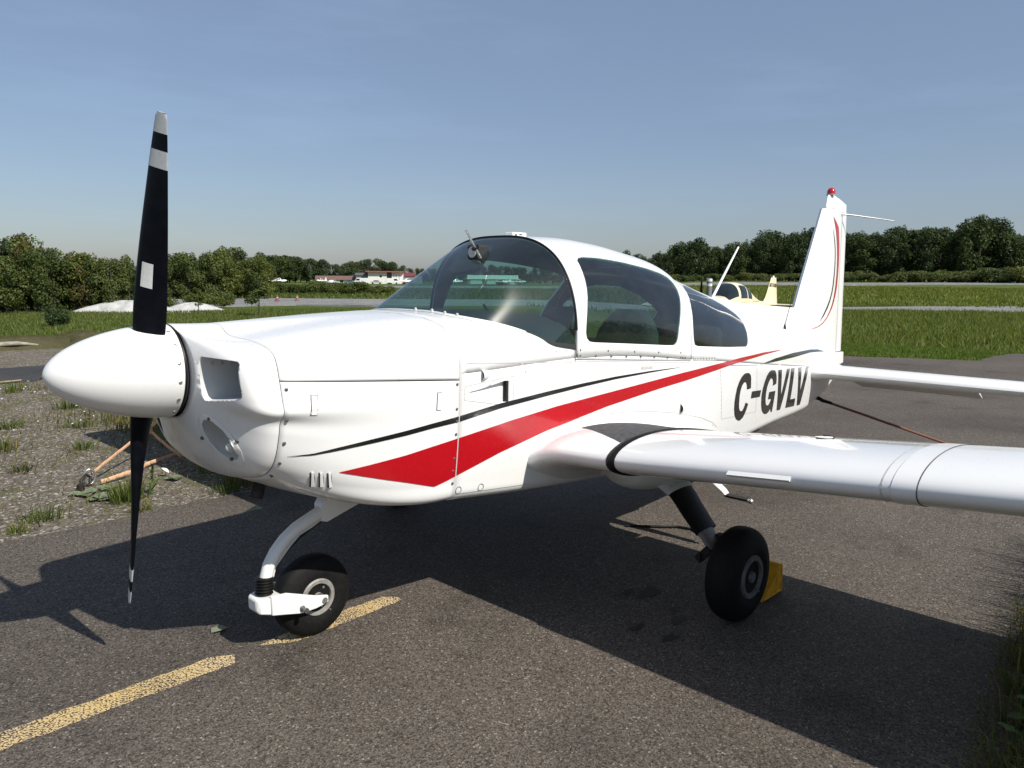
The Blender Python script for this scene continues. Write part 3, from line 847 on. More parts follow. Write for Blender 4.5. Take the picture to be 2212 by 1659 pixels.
# --- windshield
WB = [(1.53, 0), (1.53, -.15), (1.525, -.28), (1.581, -.37), (1.662, -.43), (1.756, -.478), (1.86, -.513), (1.925, -.527), (2.08, -.532)]
def deckz(x, y):
    w, z0, t = Wd(x), Z0(x), TopD(x); return z0 + (t - z0) * max(0, 1 - min(1, abs(y) / w)**3.2)**(1 / 3.2)
WB3 = [(x, y, deckz(x, y)) for x, y in WB]
def wsurf(s, v):
    b = cr(WB3, s); A = upper(2.096, 1 - .90 * s, off=.002); dx = A[0] - b[0]
    M = (A[0] - .3 * dx, A[1], A[2] - .15 * dx)
    return tuple(b[i] * (1 - v)**2 + 2 * M[i] * v * (1 - v) + A[i] * v * v for i in range(3))
def windshield():
    bm = grid_bm(lin(0, 1, 48), lin(0, 1, 36), wsurf); mirror(bm)
    orient(bm); ws = bm_obj('windshield', bm, GLASS, PL, 180, recalc=False)
    # white base strip riveted to the deck
    secs = []
    for s in lin(0, .66, 40):
        x, y, z = cr(WB3, s)
        x2, y2, z2 = cr(WB3, min(1, s + .01)); tx, ty = x2 - x, y2 - y; L = math.hypot(tx, ty) or 1
        nx, ny = ty / L, -tx / L            # forward / outboard
        secs.append([(x - nx * -.004, y - ny * -.004, z + .005), (x + nx * .012, y + ny * .012, deckz(x + nx * .012, max(-Wd(x) + .006, y + ny * .012)) + .004), (x + nx * .034, y + ny * .034, deckz(x + nx * .034, y + ny * .034) + .0015 if abs(y + ny * .034) < Wd(x) - .006 else z - .035)])
    v, f = loft(secs, False, False); bm = bmesh.new(); vs = [bm.verts.new(p) for p in v]
    for q in f: bm.faces.new([vs[i] for i in q])
    mirror(bm, False); bm_obj('base_strip', bm, WHITE, ws, 60)
    for s in (.05, .14, .23, .30): 
        x, y, z = cr(WB3, s); stud('rivet', (x - .012, y, z + .008), (-.3, 0, 1), .006, SOFTSEAM, ws, .006)
    # white probe standing through the glass
    p = Vector((1.78, -.17, 1.675)); q = Vector((1.722, -.17, 1.752))
    MB().tube([p - (q - p) * .6, p], .007, 8).tube([p, q], .0055, 8).build('temperature_probe', METAL, ws, 60)
    MB().lathe(p, q - p, [(-.004, .019), (.004, .019)], 14).build('probe_collar', SEAL, ws, 60)
    return ws
WS = windshield()

# --- cabin interior
V = []; NS = 30; xs2 = lin(0, 1, 12)
def gshield():
    P = []
    for s in lin(0, 1, NS):
        x, y, z = cr(WB3, s); P.append((x, y))
    V, F = [], []
    for s_, (x, y) in zip(lin(0, 1, NS), P):
        for t in xs2:
            X = x + .004 + (max(2.085, x + .001) - x) * t; w_ = Wd(X) - .0005; ya = max(-w_, y); z_ = deckz(X, ya) if s_ < .97 else min(deckz(X, ya), 1.205)
            zz0 = Z0(X); tt = TopD(X); gy = (abs(ya) / w_)**2.2 / w_; gz = (max(0, (z_ - zz0) / (tt - zz0)))**2.2 / (tt - zz0); gl = math.hypot(gy, gz) or 1
            V.append((X, ya - .0035 * gy / gl, z_ + .0035 * gz / gl))
    n = len(xs2)
    F = [(i * n + j, i * n + j + 1, (i + 1) * n + j + 1, (i + 1) * n + j) for i in range(NS - 1) for j in range(n - 1)]
    bm = bmesh.new(); vs = [bm.verts.new(p) for p in V]
    for f in F:
        try: bm.faces.new([vs[i] for i in f])
        except ValueError: pass
    mirror(bm, False)
    return bm_obj('glareshield', bm, DARK, PL, 60)
gshield()
b = MB(); b.add([(2.075, -.50, 1.19), (2.075, .50, 1.19), (2.072, .42, 1.345), (2.072, -.42, 1.345), (2.04, -.50, .82), (2.04, .50, .82)], [(0, 1, 2, 3), (0, 4, 5, 1)]); b.build('instrument_panel', DARK, PL)
b = MB(); b.box((2.75, 0, .60), (1.45, .96, .03)); b.build('cabin_floor', DARK, PL)
for sy in (-1, 1):
    y0 = sy * .25
    o = bevel(MB().box((2.62, y0, .83), (.46, .42, .14)).build('seat', SEATM, PL), .04, 3)
    secs = []
    for t in lin(0, 1, 9):
        z = .86 + .50 * t; x = 2.80 + .13 * t; hw = .215 * (1 - .55 * max(0, t - .62)**2 / .145); th = .055 * (1 - .5 * max(0, t - .8) / .2)
        secs.append([(x + th * math.cos(a) * 1.0, y0 + hw * math.copysign(abs(math.sin(a))**.5, math.sin(a)), z) for a in [2 * math.pi * k / 20 for k in range(20)]])
    v, f = loft(secs); MB().add(v, f).build('seat_back', SEATM, PL, 60)
    # control yoke
    MB().tube([(2.07, y0, 1.08), (2.24, y0, 1.10)], .012, 8).tube([(2.24, y0 - .13, 1.17), (2.25, y0 - .14, 1.10), (2.25, y0, 1.08), (2.25, y0 + .14, 1.10), (2.24, y0 + .13, 1.17)], .012, 8).build('control_yoke', DARK, PL, 60)
o = bevel(MB().box((3.42, 0, .85), (.42, .92, .14)).build('rear_bench', SEATM, PL), .04, 3)
o = bevel(MB().box((3.66, 0, 1.06), (.10, .84, .36)).build('rear_bench_back', SEATM, PL), .05, 3)
MB().tube([(2.07, .0, 1.33), (2.0, .0, 1.40)], .008, 6).build('compass_bracket', DARK, PL)
o = bevel(MB().box((1.93, -.03, 1.66), (.07, .085, .075)).build('compass', DARK, PL), .012)
b = MB(); b.lathe((1.893, -.03, 1.66), (-1, 0, 0), [(0, .027), (.004, .027)], 16); b.build('compass_face', SOFTSEAM, PL)
b = MB(); b.prism([(2.05, .00, 1.695), (2.05, .24, 1.675), (1.975, .235, 1.585), (1.95, .18, 1.560), (1.95, .05, 1.565), (1.97, .00, 1.59)], (.012, 0, -.012)); b.build('sun_visor', DARK, PL)
b = MB(); b.tube([(2.10, -.50, 1.30), (2.13, -.497, 1.42)], .006, 6); b.build('canopy_handle', SOFTSEAM, PL)

# --- engine cowling
def cowling():
    sz = lambda x: 1.190 + (1.127 - 1.190) / .77 * (x - .582)
    def s_at(x):
        lo, hi = .2, .75
        for _ in range(30):
            m = (lo + hi) / 2
            if cowl(x, m)[2] > sz(x): lo = m
            else: hi = m
        return lo
    xs = lin(.583, 1.3585, 36); ss = {x: s_at(x) for x in xs}
    d = .0016
    up_ = grid_bm(xs, lin(0, 1, 60), lambda x, t: cowl(x, (ss[x] - d) * t)); low = grid_bm(xs, lin(0, 1, 90), lambda x, t: cowl(x, ss[x] + d + (1 - ss[x] - d) * t))
    mirror(up_); mirror(low)
    U = shell('upper_cowling', up_, [WHITE, DARK], PL, .006); L = shell('lower_cowling', low, [WHITE, DARK], PL, .006)
    # dark strips that close the joints from inside
    for x0, x1 in ((.577, .590), (1.352, 1.370)):
        secs = []
        for x in (x0, x1):
            P = [cowl(min(max(x, .58), 1.36), t) for t in lin(0, 1, 80)]; P = [(x, y * .985, 1.05 + (z - 1.05) * .975) for _, y, z in P]
            secs.append(P + [(a_, -b_, c_) for a_, b_, c_ in reversed(P[1:-1])])
        v, f = loft(secs, True, False); MB().add(v, f).build('joint_liner', DARK, PL, 60)
    secs = []
    for x in lin(.59, 1.35, 14):
        P = [cowl(x, s_at(x) + k)[1:] for k in (-.012, .012)]; secs.append([(x, P[0][0] + .009, P[0][1]), (x, P[1][0] + .009, P[1][1])])
    v, f = loft(secs, False, False); MB().add(v, f).build('joint_liner', DARK, PL)
    return U, L
UC, LC = cowling()
skin_strip('red_stripe', REDU, REDLO, .817, 1.357, RED, LC, n=40)
skin_strip('black_stripe', BLU, BLL, .619, 1.357, BLACKP, LC, off=.0026, n=40)
for (x, z) in [(.600, 1.161), (.600, 1.056), (.602, .970), (.601, .894), (.599, .840)]:
    p = on_skin(x, z, .0005); stud('screw', p, (-.1, -1, -.25 if z < .9 else 0), .0068, SCREW, LC)
for (x, z) in [(1.346, 1.111), (1.346, 1.009), (1.348, .958), (1.347, .903), (1.345, .80), (1.343, .746), (1.346, .692)]:
    stud('screw', on_skin(x, z, .0005), (0, -1, 0), .0062, SCREW, LC, .003)
for P in ([(.685, 1.136), (.713, 1.1335), (.706, 1.061), (.678, 1.064)], [(1.241, 1.089), (1.266, 1.086), (1.261, 1.013), (1.237, 1.016)]):
    skin_poly('latch_gap', P, SEAML, LC, .0015)
    c = (sum(p[0] for p in P) / 4, sum(p[1] for p in P) / 4)
    skin_poly('latch', [(c[0] + (x - c[0]) * .80, c[1] + (z - c[1]) * .94) for x, z in P], WHITE, LC, .0028)
for x, z in ((.7265, .812), (.757, .807), (.7875, .8015)):
    Q = [(x - .018, z + .032), (x - .001, z + .032), (x + .018, z - .032), (x + .001, z - .032)]
    skin_poly('louver_slot', Q, SEAML, LC, .0015)
    o_ = [on_skin(a, c, .002) for a, c in [(x - .011, z + .032), (x - .001, z + .032), (x + .018, z - .032), (x + .008, z - .032)]]
    e_ = [on_skin(x - .015, z + .030, .009), on_skin(x + .003, z - .030, .009)]
    MB().add(o_ + e_, [(0, 4, 5, 3), (0, 1, 4), (3, 5, 2), (4, 1, 2, 5)]).build('louver', WHITE, LC)

# --- nose bowl with intakes and landing lamp
INT = [(-.245, 1.268), (-.30, 1.268), (-.38, 1.264), (-.412, 1.262), (-.424, 1.252), (-.432, 1.20), (-.442, 1.155), (-.440, 1.143), (-.425, 1.137), (-.35, 1.127), (-.27, 1.117), (-.248, 1.116), (-.238, 1.126), (-.234, 1.19), (-.234, 1.255)]
def oval(c, a, b, rot, n=26):
    return [(c[0] + a * math.cos(2 * math.pi * i / n) * math.cos(rot) - b * math.sin(2 * math.pi * i / n) * math.sin(rot), c[1] + a * math.cos(2 * math.pi * i / n) * math.sin(rot) + b * math.sin(2 * math.pi * i / n) * math.cos(rot)) for i in range(n)]
LC_ = (-.262, .974); LROT = math.radians(48)
def bowl_at(y, z):
    """x of the bowl surface at a front-view point (port, lower or cheek)"""
    best = None
    for i in range(160):
        s = .3 + .7 * i / 159
        for j in range(60):
            p = bowl(j / 59, s); d = (p[1] - y)**2 + (p[2] - z)**2
            if best is None or d < best[0]: best = (d, p)
    return best[1]
def nose():
    bm = grid_bm([i / 40 for i in range(41)], lin(0, 1, 140), bowl)
    f = cut_polygon(bm, INT, (1, 2), lambda c: c.x < .60)
    bmesh.ops.delete(bm, geom=f, context='FACES')
    f = cut_polygon(bm, oval(LC_, .086, .052, LROT), (1, 2), lambda c: c.x < .60)
    lampskin = split_out(bm, f)
    mirror(bm)
    nb = shell('nose_bowl', bm, [WHITE, WHITE], PL, .005, 50)
    for sy in (1, -1):
        b = MB(); n = len(INT); secs = []
        cy, cz = -.335, 1.19
        front = [bowl_at(y, z)[0] for y, z in INT]
        for d, k in ((0, 1.0), (.010, .97), (.08, .97), (.16, .93)):
            secs.append([(front[i] * (1 - min(1, d / .1)) + .455 * min(1, d / .1) + d, sy * (cy + (INT[i][0] - cy) * k), cz + (INT[i][1] - cz) * k) for i in range(n)])
        v, f = loft(secs, True, False); b.add(v, f); b.build('intake_duct', GREYW, nb, 60)  # greyer than the bowl: shade inside the intake put into the colour
        MB().add([(.614, sy * y, z) for y, z in [(-.22, 1.10), (-.45, 1.10), (-.45, 1.28), (-.22, 1.28)]], [(0, 1, 2, 3)]).build('duct_back', GREYW, nb)
        MB().add([(.609, sy * y, z) for y, z in [(-.268, 1.17), (-.405, 1.17), (-.405, 1.252), (-.262, 1.252)]], [(0, 1, 2, 3)]).build('baffle_opening', DARK, nb)
    for i in range(3): stud('rivet', (.46 + .035 * i, -.243, 1.24), (0, -1, 0), .004, SOFTSEAM, nb)
    # lamp: rim, glass, dish, bulb
    c = bowl_at(*LC_); nrm = Vector((-.62, -.52, -.59)).normalized()
    def pt(q, off): p = Vector(bowl_at(*q)); return p + nrm * off
    O, I_ = oval(LC_, .108, .070, LROT), oval(LC_, .085, .051, LROT)
    n = len(O); A = [pt(q, .0015) for q in O]; A2 = [pt(q, .003) for q in oval(LC_, .106, .068, LROT)]; B_ = [pt(q, .0025) for q in I_]; B2 = [pt(q, -.006) for q in I_]
    V = A + A2 + B_ + B2
    lamp = obj('landing_light', V, [(k * n + i, k * n + (i + 1) % n, (k + 1) * n + (i + 1) % n, (k + 1) * n + i) for k in range(3) for i in range(n)], WHITE, nb, 40)
    D1 = [pt(q, -.004) for q in I_]; cD = sum((Vector(p) for p in D1), Vector()) / n
    D2 = [cD + (p - cD) * .85 + Vector((.06, .045, .03)) for p in D1]
    obj('lamp_dish', D1 + D2, [(i, (i + 1) % n, (i + 1) % n + n, i + n) for i in range(n)] + [tuple(range(n, 2 * n))], WHITE, lamp, 40)
    bc = cD + Vector((.022, -.052, -.022))
    MB().lathe(bc, (-.75, .35, -.35), [(-.02, .02), (-.004, .038), (0, .040), (.004, .036), (.002, .03)], 20).build('lamp_reflector', METAL, lamp, 50)
    MB().lathe(bc, (-.75, .35, -.35), [(-.0, .018), (.02, .016), (.028, .006)], 14).build('lamp_bulb', PROPG, lamp, 60)
    bm2 = lampskin
    for v in bm2.verts: v.co += nrm * .001
    bm_obj('lamp_cover', bm2, LENS, lamp, 180)
    for p in ((.439, -.243, 1.050), (.444, -.169, .970), (.486, -.347, .979), (.491, -.290, .906)):
        stud('screw', Vector(p) + nrm * .002, nrm, .0072, SCREW, lamp, .003)
    return nb
NB = nose()

# --- spinner and propeller
ZH = 1.158
prof = []
for i in range(30):
    u = (i / 29)**1.7; prof.append((u * .397, .170 * (1 - (1 - u)**1.75)**.545))
b = MB(); ax = Vector((.397, 0, 1.20 - 1.2145)); b.lathe((0, 0, 1.2145), ax, prof, 56); SP = b.build('spinner', WHITE, PL, 60)
MB().lathe((.396, 0, 1.20), (1, 0, -.03), [(0, .164), (.02, .162)], 48).build('spinner_gap', DARK, PL)
MB().lathe((.3945, 0, 1.2004), (1, 0, -.03), [(0, .1708), (.006, .1716), (.009, .168)], 56).build('spinner_back_plate', SEAL, SP, 40)
for k in range(16):
    th = math.radians(-76 + 22.5 * k) 
    p = Vector((.378, -.1695 * math.cos(th), 1.2005 + .1695 * math.sin(th))); stud('screw', p, (0, -math.cos(th), math.sin(th)), .0062, METAL, SP, .003)
TH = .290
def blade(sgn):
    rad = Vector((0, -math.sin(TH), math.cos(TH))) * sgn
    tang = Vector((0, math.cos(TH), math.sin(TH))) * sgn            # blade leads this way
    def sec(r, g=1.0):
        beta = math.atan(1.42 / (2 * math.pi * r))
        c = cr([(.100, .11), (.110, .10), (.120, .095), (.124, .1), (.123, .1), (.119, .1), (.112, .1), (.102, .1), (.090, .1), (.074, .1), (.056, .1)], (r - .12) / .817)[0]
        th = (.045 * max(0, 1 - (r - .12) / .805)**1.3 + .007) * .5
        if r > .917: c *= math.sqrt(max(.0, 1 - ((r - .917) / .0205)**2)) * .35 + .65
        le = tang * math.cos(beta) + Vector((-1, 0, 0)) * math.sin(beta); nn = rad.cross(le)
        base = Vector((.3141, 0, ZH)) + rad * r - le * .010
        P = []
        for k in range(20):
            a = 2 * math.pi * k / 20; xx = .5 * math.cos(a) * c; yy = th * math.sin(a) * (1 + .35 * math.cos(a))
            P.append(base + le * (xx * (g if g > 1 else 1)) + nn * (yy * g))
        return P
    R = lin(.125, .937, 44)
    v, f = loft([sec(r) for r in R]); bl = MB().add(v, f).build('propeller_blade', PROPB, PL, 60)
    for a, c_ in ((.874, .9377), (.764, .820)):
        v, f = loft([sec(r, 1.02) for r in lin(a, c_, 8)]); MB().add(v, f).build('tip_band', PROPG, bl, 60)
    return bl, sec
BL1, sec1 = blade(1); BL2, _ = blade(-1)
for side in (0, 1):
    V = []; rows = lin(.362, .447, 5)
    for r in rows:
        s = sec1(r); c0 = sum(s, Vector()) / 20
        for k in lin(3.5, 5.75, 5):
            k = k if side == 0 else 20 - k; i = int(k); p = s[i] * (1 - k + i) + s[(i + 1) % 20] * (k - i)
            V.append(p + (p - c0).normalized() * .0015)
    F = [(i * 5 + j, i * 5 + j + 1, (i + 1) * 5 + j + 1, (i + 1) * 5 + j) for i in range(4) for j in range(4)]
    obj('blade_sticker', V, F, STICK, BL1)
# exhaust pipe under the nose
MB().tube([(.74, -.14, .82), (.655, -.17, .765), (.632, -.18, .715)], .026, 16, False).build('exhaust_pipe', EXH, PL, 50)
MB().tube([(.655, -.17, .766), (.633, -.18, .717)], .022, 16).build('exhaust_bore', DARK, PL, 50)

# --- wings
AF_T, AF_M, AF_P = .14, .02, .42
def airfoil(n=22):
    P = []
    for i in range(2 * n):
        th = math.pi * i / n; x = .5 * (1 + math.cos(th)); upp = i <= n
        yt = 5 * AF_T * (.2969 * math.sqrt(x) - .126 * x - .3516 * x * x + .2843 * x**3 - .1036 * x**4)
        yc = AF_M / AF_P**2 * (2 * AF_P * x - x * x) if x < AF_P else AF_M / (1 - AF_P)**2 * (1 - 2 * AF_P + 2 * AF_P * x - x * x)
        P.append((x, yc + (yt if upp else -yt)))
    return P
AF = airfoil(30)                        # starts at the trailing edge, over the top, round the nose, back along the bottom
def wing_sec(y, off=0.0):
    """port wing section at span y (y negative)"""
    a = abs(y); dz = .0945 * (a - .95)
    e = max(0, min(1, (.78 - a) / .275)); e = e**3.2
    P = []
    for x, z in AF:
        X = 1.785 + 1.33 * x; Z = .788 - .13 * x + 1.33 * z + dz * (1 if a > .95 else .55)
        # flare into the fuselage side
        up_ = z > .02 or (x < .03 and z > 0)
        X2 = 1.79 + 1.74 * x; Z2 = .705 - .125 * x + (1.55 * z + .012 if z > 0 else 1.0 * z - .06 * min(1, x * 6))
        P.append(Vector((X * (1 - e) + X2 * e, y, Z * (1 - e) + Z2 * e)))
    if off:
        c = P[:]; n = len(P)
        for i in range(n):
            t = c[(i + 1) % n] - c[i - 1]; nn = Vector((t.z, 0, -t.x)); 
            if nn.length > 0: P[i] = c[i] + nn.normalized() * (off)
    return P
_s0, _s1 = wing_sec(-2), wing_sec(-2, .01)
OFFS = 1 if _s1[15].z > _s0[15].z else -1
def wing_patch(ys, idx, off):
    V = []; 
    for y in ys:
        s = wing_sec(y, OFFS * off); V += [s[i] for i in idx]
    n = len(idx); return V, [(i * n + j, i * n + j + 1, (i + 1) * n + j + 1, (i + 1) * n + j) for i in range(len(ys) - 1) for j in range(n - 1)]
ROOT_Y = [-.50, -.53, -.555, -.58, -.61, -.65, -.69, -.73, -.77, -.82, -.88, -.955]
def wing():
    v, f = loft([wing_sec(y) for y in ROOT_Y]); fair = MB().add(v, f).build('wing_root_fairing', WHITE, PL, 50)
    # wing proper; inner and outer skins meet at a lapped seam
    v, f = loft([wing_sec(y) for y in (-.985, -1.4, -1.9, -2.055)]); w = MB().add(v, f).build('wing', WINGG, PL, 50)
    tip = [wing_sec(y) for y in (-2.055, -2.9, -3.6, -4.12)]
    for k, (yy, sc) in enumerate(((-4.20, .9), (-4.25, .7), (-4.27, .4))):
        s = wing_sec(yy); c = sum(s, Vector()) / len(s); tip.append([Vector((p.x, p.y, c.z + (p.z - c.z) * sc)) for p in s])
    v, f = loft(tip); wo = MB().add(v, f).build('outer_wing', WINGW, PL, 50)
    # black rubber band over the leading edge
    idx = list(range(11, 52))
    secs = []
    for y, o in ((-.948, .0008), (-.955, .005), (-.970, .0075), (-.985, .005), (-.992, .0008)):
        s = wing_sec(y, OFFS * o); secs.append([s[i] for i in idx])
    v, f = loft(secs, False, False); MB().add(v, f).build('leading_edge_band', SEAL, fair, 60)
    # lap seams
    for y, w_ in ((-2.03, .004), (-2.135, .004)):
        idx = list(range(6, 56)); v, f = wing_patch([y - w_ / 2, y + w_ / 2], idx, .0012); MB().add(v, f).build('skin_seam', SEAML if y < -2.1 else SOFTSEAM, wo)
    v, f = wing_patch([-2.133, -2.06], list(range(4, 58)), .0022); MB().add(v, f).build('skin_lap', WINGW, wo, 60)
    # walkway: dark grit on top of the root fairing
    V, F = [], []
    ys = lin(-.592, -.947, 12); m = 22
    for y in ys:
        t = (y + .592) / (-.355); x0 = 2.06 + (1.888 - 2.06) * t; s = wing_sec(y, OFFS * .0018)[:31]
        xs = [p.x for p in s][::-1]; zs = [p.z for p in s][::-1]
        for X in lin(x0, 3.02, m): V.append((X, y, float(np.interp(X, xs, zs))))
    F = [(i * m + j, i * m + j + 1, (i + 1) * m + j + 1, (i + 1) * m + j) for i in range(11) for j in range(m - 1)]
    obj('walkway', V, F, GRIT, fair, 180)
    return fair, w, wo
WFAIR, WING, WOUT = wing()
# stall strip on the leading edge
s0, s1 = wing_sec(-1.50), wing_sec(-1.735)
nose_i = min(range(60), key=lambda i: s0[i].x)
def le(s, k): return s[nose_i + k]
P0 = [le(s0, 0).lerp(le(s0, 1), .8), le(s0, 0).lerp(le(s0, -1), .8), le(s0, 0) + Vector((-.012, 0, -.001))]
P1 = [le(s1, 0).lerp(le(s1, 1), .8), le(s1, 0).lerp(le(s1, -1), .8), le(s1, 0) + Vector((-.012, 0, -.001))]
MB().add(P0 + P1, [(0, 1, 2), (5, 4, 3), (0, 3, 4, 1), (1, 4, 5, 2), (2, 5, 3, 0)]).build('stall_strip', WHITE, WING)
# fuel cap, and a dark reflection on the wing drawn as a black arc
s = wing_sec(-1.66); c = s[18] + Vector((0, 0, .004))
MB().lathe(c, (.06, .09, 1), [(-.008, .034), (.001, .033), (.002, .02)], 24).build('fuel_cap', WHITE, WING, 50)
MB().tube([c + Vector((.036 * math.cos(a), .036 * math.sin(a), .000)) for a in lin(math.radians(150), math.radians(390), 16)], .0025, 6).build('reflection_arc', SEAL, WING)
# tie-down ring
MB().tube([(2.25 + .0, -3.2 + .03 * math.cos(a), .905 + .03 * math.sin(a)) for a in lin(0, 2 * math.pi, 14)], .005, 6).build('tie_down_ring', METAL, WOUT)
# hump below the root and starboard twins
b = MB(); secs = []
for i in range(13):
    t = i / 12; k = math.sqrt(max(0.002, 1 - (2 * t - 1)**2)); secs.append([(2.16 + .50 * t, -.72 + .19 * k * math.cos(a), .64 - .125 * k * math.sin(a)) for a in lin(-.3, math.pi + .3, 16)])
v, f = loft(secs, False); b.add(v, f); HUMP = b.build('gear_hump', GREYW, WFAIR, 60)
for o in (WFAIR, WING, WOUT):
    c = flip_copy(o)
    for v_ in c.data.vertices:                                      # the aeroplane leans a little on this side
        if v_.co.y > .95: v_.co.z -= (v_.co.y - .95) * .028

# boarding step behind the wing, one each side
for sy in (-1, 1):
    secs = []
    for y, z, ch, th in ((.45, .52, .10, .03), (.60, .43, .075, .024), (.735, .34, .055, .020), (.752, .322, .05, .018)):
        secs.append([(3.20 + ch * .5 * math.cos(a), sy * (y + th * .5 * math.sin(a) * .6), z + th * .5 * math.sin(a) * .8) for a in [2 * math.pi * i / 14 for i in range(14)]])
    v, f = loft(secs); st_ = MB().add(v, f).build('boarding_step', WHITE, PL, 50)
    o = bevel(MB().box((3.20, sy * .815, .318), (.05, .14, .010)).build('step_tread', SEAL, st_), .003)
    MB().tube([(3.20, sy * .745, .309), (3.20, sy * .89, .309)], .008, 8).tube([(3.19, sy * .885, .312), (3.195, sy * .905, .313), (3.20, sy * .915, .313)], [.01, .017, .008], 10).build('step_end', METAL, st_, 60)

# --- tail
def fin_sec(z, x0, x1, th, n=14):
    P = []
    for i in range(2 * n):
        a = math.pi * i / n; x = .5 * (1 + math.cos(a)); y = 5 * .5 * (.2969 * math.sqrt(x) - .126 * x - .3516 * x * x + .2843 * x**3 - .1036 * x**4) * 4 * th
        P.append((x0 + (x1 - x0) * x, (-y if i <= n else y), z))
    return P
def fx(z, P): return float(np.interp(z, [p[0] for p in P], [p[1] for p in P]))
LEZ = [(.86, 5.30), (1.05, 5.50), (1.20, 5.585), (1.30, 5.635), (1.42, 5.695), (2.142, 6.080)]
HGZ = [(.86, 6.510), (2.107, 6.453)]
TEZ = [(.854, 6.690), (2.20, 6.616)]
ftz = lambda z: .052 - .022 * (z - .86) / 1.28
fin_full = lambda z: (fx(z, LEZ), fx(z, TEZ))
def fin():
    bm = bmesh.new(); secs = []
    for z in (.80, .95, 1.1, 1.2, 1.3, 1.42, 1.7, 2.0, 2.136):
        x0 = fx(max(z, .86), LEZ); x1 = fx(max(z, .86), HGZ) - .004; xt = fx(max(z, .86), TEZ); th = ftz(max(z, .86))
        # profile of the whole fin+rudder, cut at the hinge
        P = []
        for i in range(25):
            x = i / 24; X = x1 + (x0 - x1) * (1 - (1 - x)**1.0); k = (X - x0) / (xt - x0); y = .5 / .1 * .12 * (.2969 * math.sqrt(max(k, 0)) - .126 * k - .3516 * k * k + .2843 * k**3 - .1036 * k**4) * th / .06 * 1.65
            P.append((X, y, z))
        secs.append([(X, -y, z) for X, y, z in P] + [(X, y, z) for X, y, z in reversed(P[:-1])])
    v, f = loft(secs); return MB().add(v, f).build('fin', WHITE, PL, 40)
FIN = fin()
def fin_y(x, z):
    x0, xt, th = fx(z, LEZ), fx(z, TEZ), ftz(z); k = min(1, max(0, (x - x0) / (xt - x0)))
    return 5 * .12 * .5 / .5 * (.2969 * math.sqrt(k) - .126 * k - .3516 * k * k + .2843 * k**3 - .1036 * k**4) * th / .06 * 1.65
def rudder():
    secs = []
    for z in lin(.862, 2.125, 14):
        x1, xt = fx(z, HGZ) + .006, fx(z, TEZ); y1 = fin_y(x1, z)
        # shallow pressed corrugation in the skin
        xm = (x1 + xt) / 2
        secs.append([(x1, -y1, z), (x1 + .03, -y1 * .72, z), (xm, -y1 * .66, z), (xt - .045, -y1 * .52, z), (xt, -.004, z), (xt, .004, z), (xt - .045, y1 * .52, z), (xm, y1 * .66, z), (x1 + .03, y1 * .72, z), (x1, y1, z)])
    v, f = loft(secs); r = MB().add(v, f).build('rudder', WHITE, PL, 30)
    # horn cap over the fin tip, turned a little with the rudder
    cap = []
    for z, x0, x1, th in ((2.128, 6.165, 6.622, .034), (2.15, 6.158, 6.622, .036), (2.20, 6.168, 6.612, .034), (2.235, 6.180, 6.48, .028), (2.256, 6.192, 6.37, .02), (2.262, 6.21, 6.33, .01)):
        cap.append(fin_sec(z - .0, x0, x1, th * .5))
    v, f = loft(cap); c = MB().add(v, f).build('rudder_horn', WHITE, r, 40)
    # sloping underside as in the photograph: shear the cap down towards its rear
    for vtx in c.data.vertices:
        if vtx.co.z < 2.16: vtx.co.z += .020 - .05 * (vtx.co.x - 6.16) / .46
    c.rotation_euler = (0, 0, 0)
    for x in (6.25, 6.33, 6.41, 6.48): stud('rivet', (x, -.030, 2.155 - .05 * (x - 6.16) / .46), (0, -1, 0), .004, SEAML, c)
    skirt = MB().add([(6.17, -.036, 2.140), (6.50, -.036, 2.108), (6.50, -.030, 2.098), (6.17, -.03, 2.132)], [(0, 1, 2, 3)]).build('horn_gap', SEAML, c)
    return r, c
RUD, HORN = rudder()
MB().lathe((6.252, 0, 2.262), (0, 0, 1), [(0, .042), (.008, .042), (.010, .036)], 20).build('beacon_base', METAL, HORN, 50)
MB().lathe((6.252, 0, 2.271), (0, 0, 1), [(0, .036), (.020, .036), (.038, .030), (.050, .019), (.055, .006)], 20).build('beacon', REDLENS, HORN, 60)
def fin_paint(name, P, mat, off=.0025):
    tri = tessellate_polygon([[Vector((x, z, 0)) for x, z in P]])
    bm = bmesh.new(); vs = [bm.verts.new((x, 0, z)) for x, z in P]
    for t in tri:
        try: bm.faces.new([vs[i] for i in t])
        except ValueError: pass
    for x in lin(5.7, 6.5, 33): bmesh.ops.bisect_plane(bm, geom=bm.verts[:] + bm.edges[:] + bm.faces[:], plane_co=(x, 0, 0), plane_no=(1, 0, 0))
    for z in lin(1.1, 2.1, 21): bmesh.ops.bisect_plane(bm, geom=bm.verts[:] + bm.edges[:] + bm.faces[:], plane_co=(0, 0, z), plane_no=(0, 0, 1))
    for v_ in bm.verts: v_.co.y = -(fin_y(v_.co.x, v_.co.z) + off)
    return bm_obj(name, bm, mat, FIN, 180)
fin_paint('red_fin_stripe', [(6.202, 2.074), (6.30, 2.018), (6.355, 1.985), (6.39, 1.90), (6.416, 1.82), (6.430, 1.74), (6.433, 1.666), (6.428, 1.56), (6.414, 1.46), (6.385, 1.39), (6.344, 1.326), (6.295, 1.272), (6.232, 1.226), (6.155, 1.18), (6.07, 1.145), (5.98, 1.122), (5.884, 1.11), (5.772, 1.113), (5.85, 1.114), (5.929, 1.121), (6.015, 1.14), (6.092, 1.164), (6.165, 1.20), (6.229, 1.246), (6.285, 1.298), (6.326, 1.357), (6.352, 1.42), (6.370, 1.491), (6.378, 1.56), (6.378, 1.635), (6.366, 1.72), (6.347, 1.798), (6.320, 1.87), (6.285, 1.947)], RED)
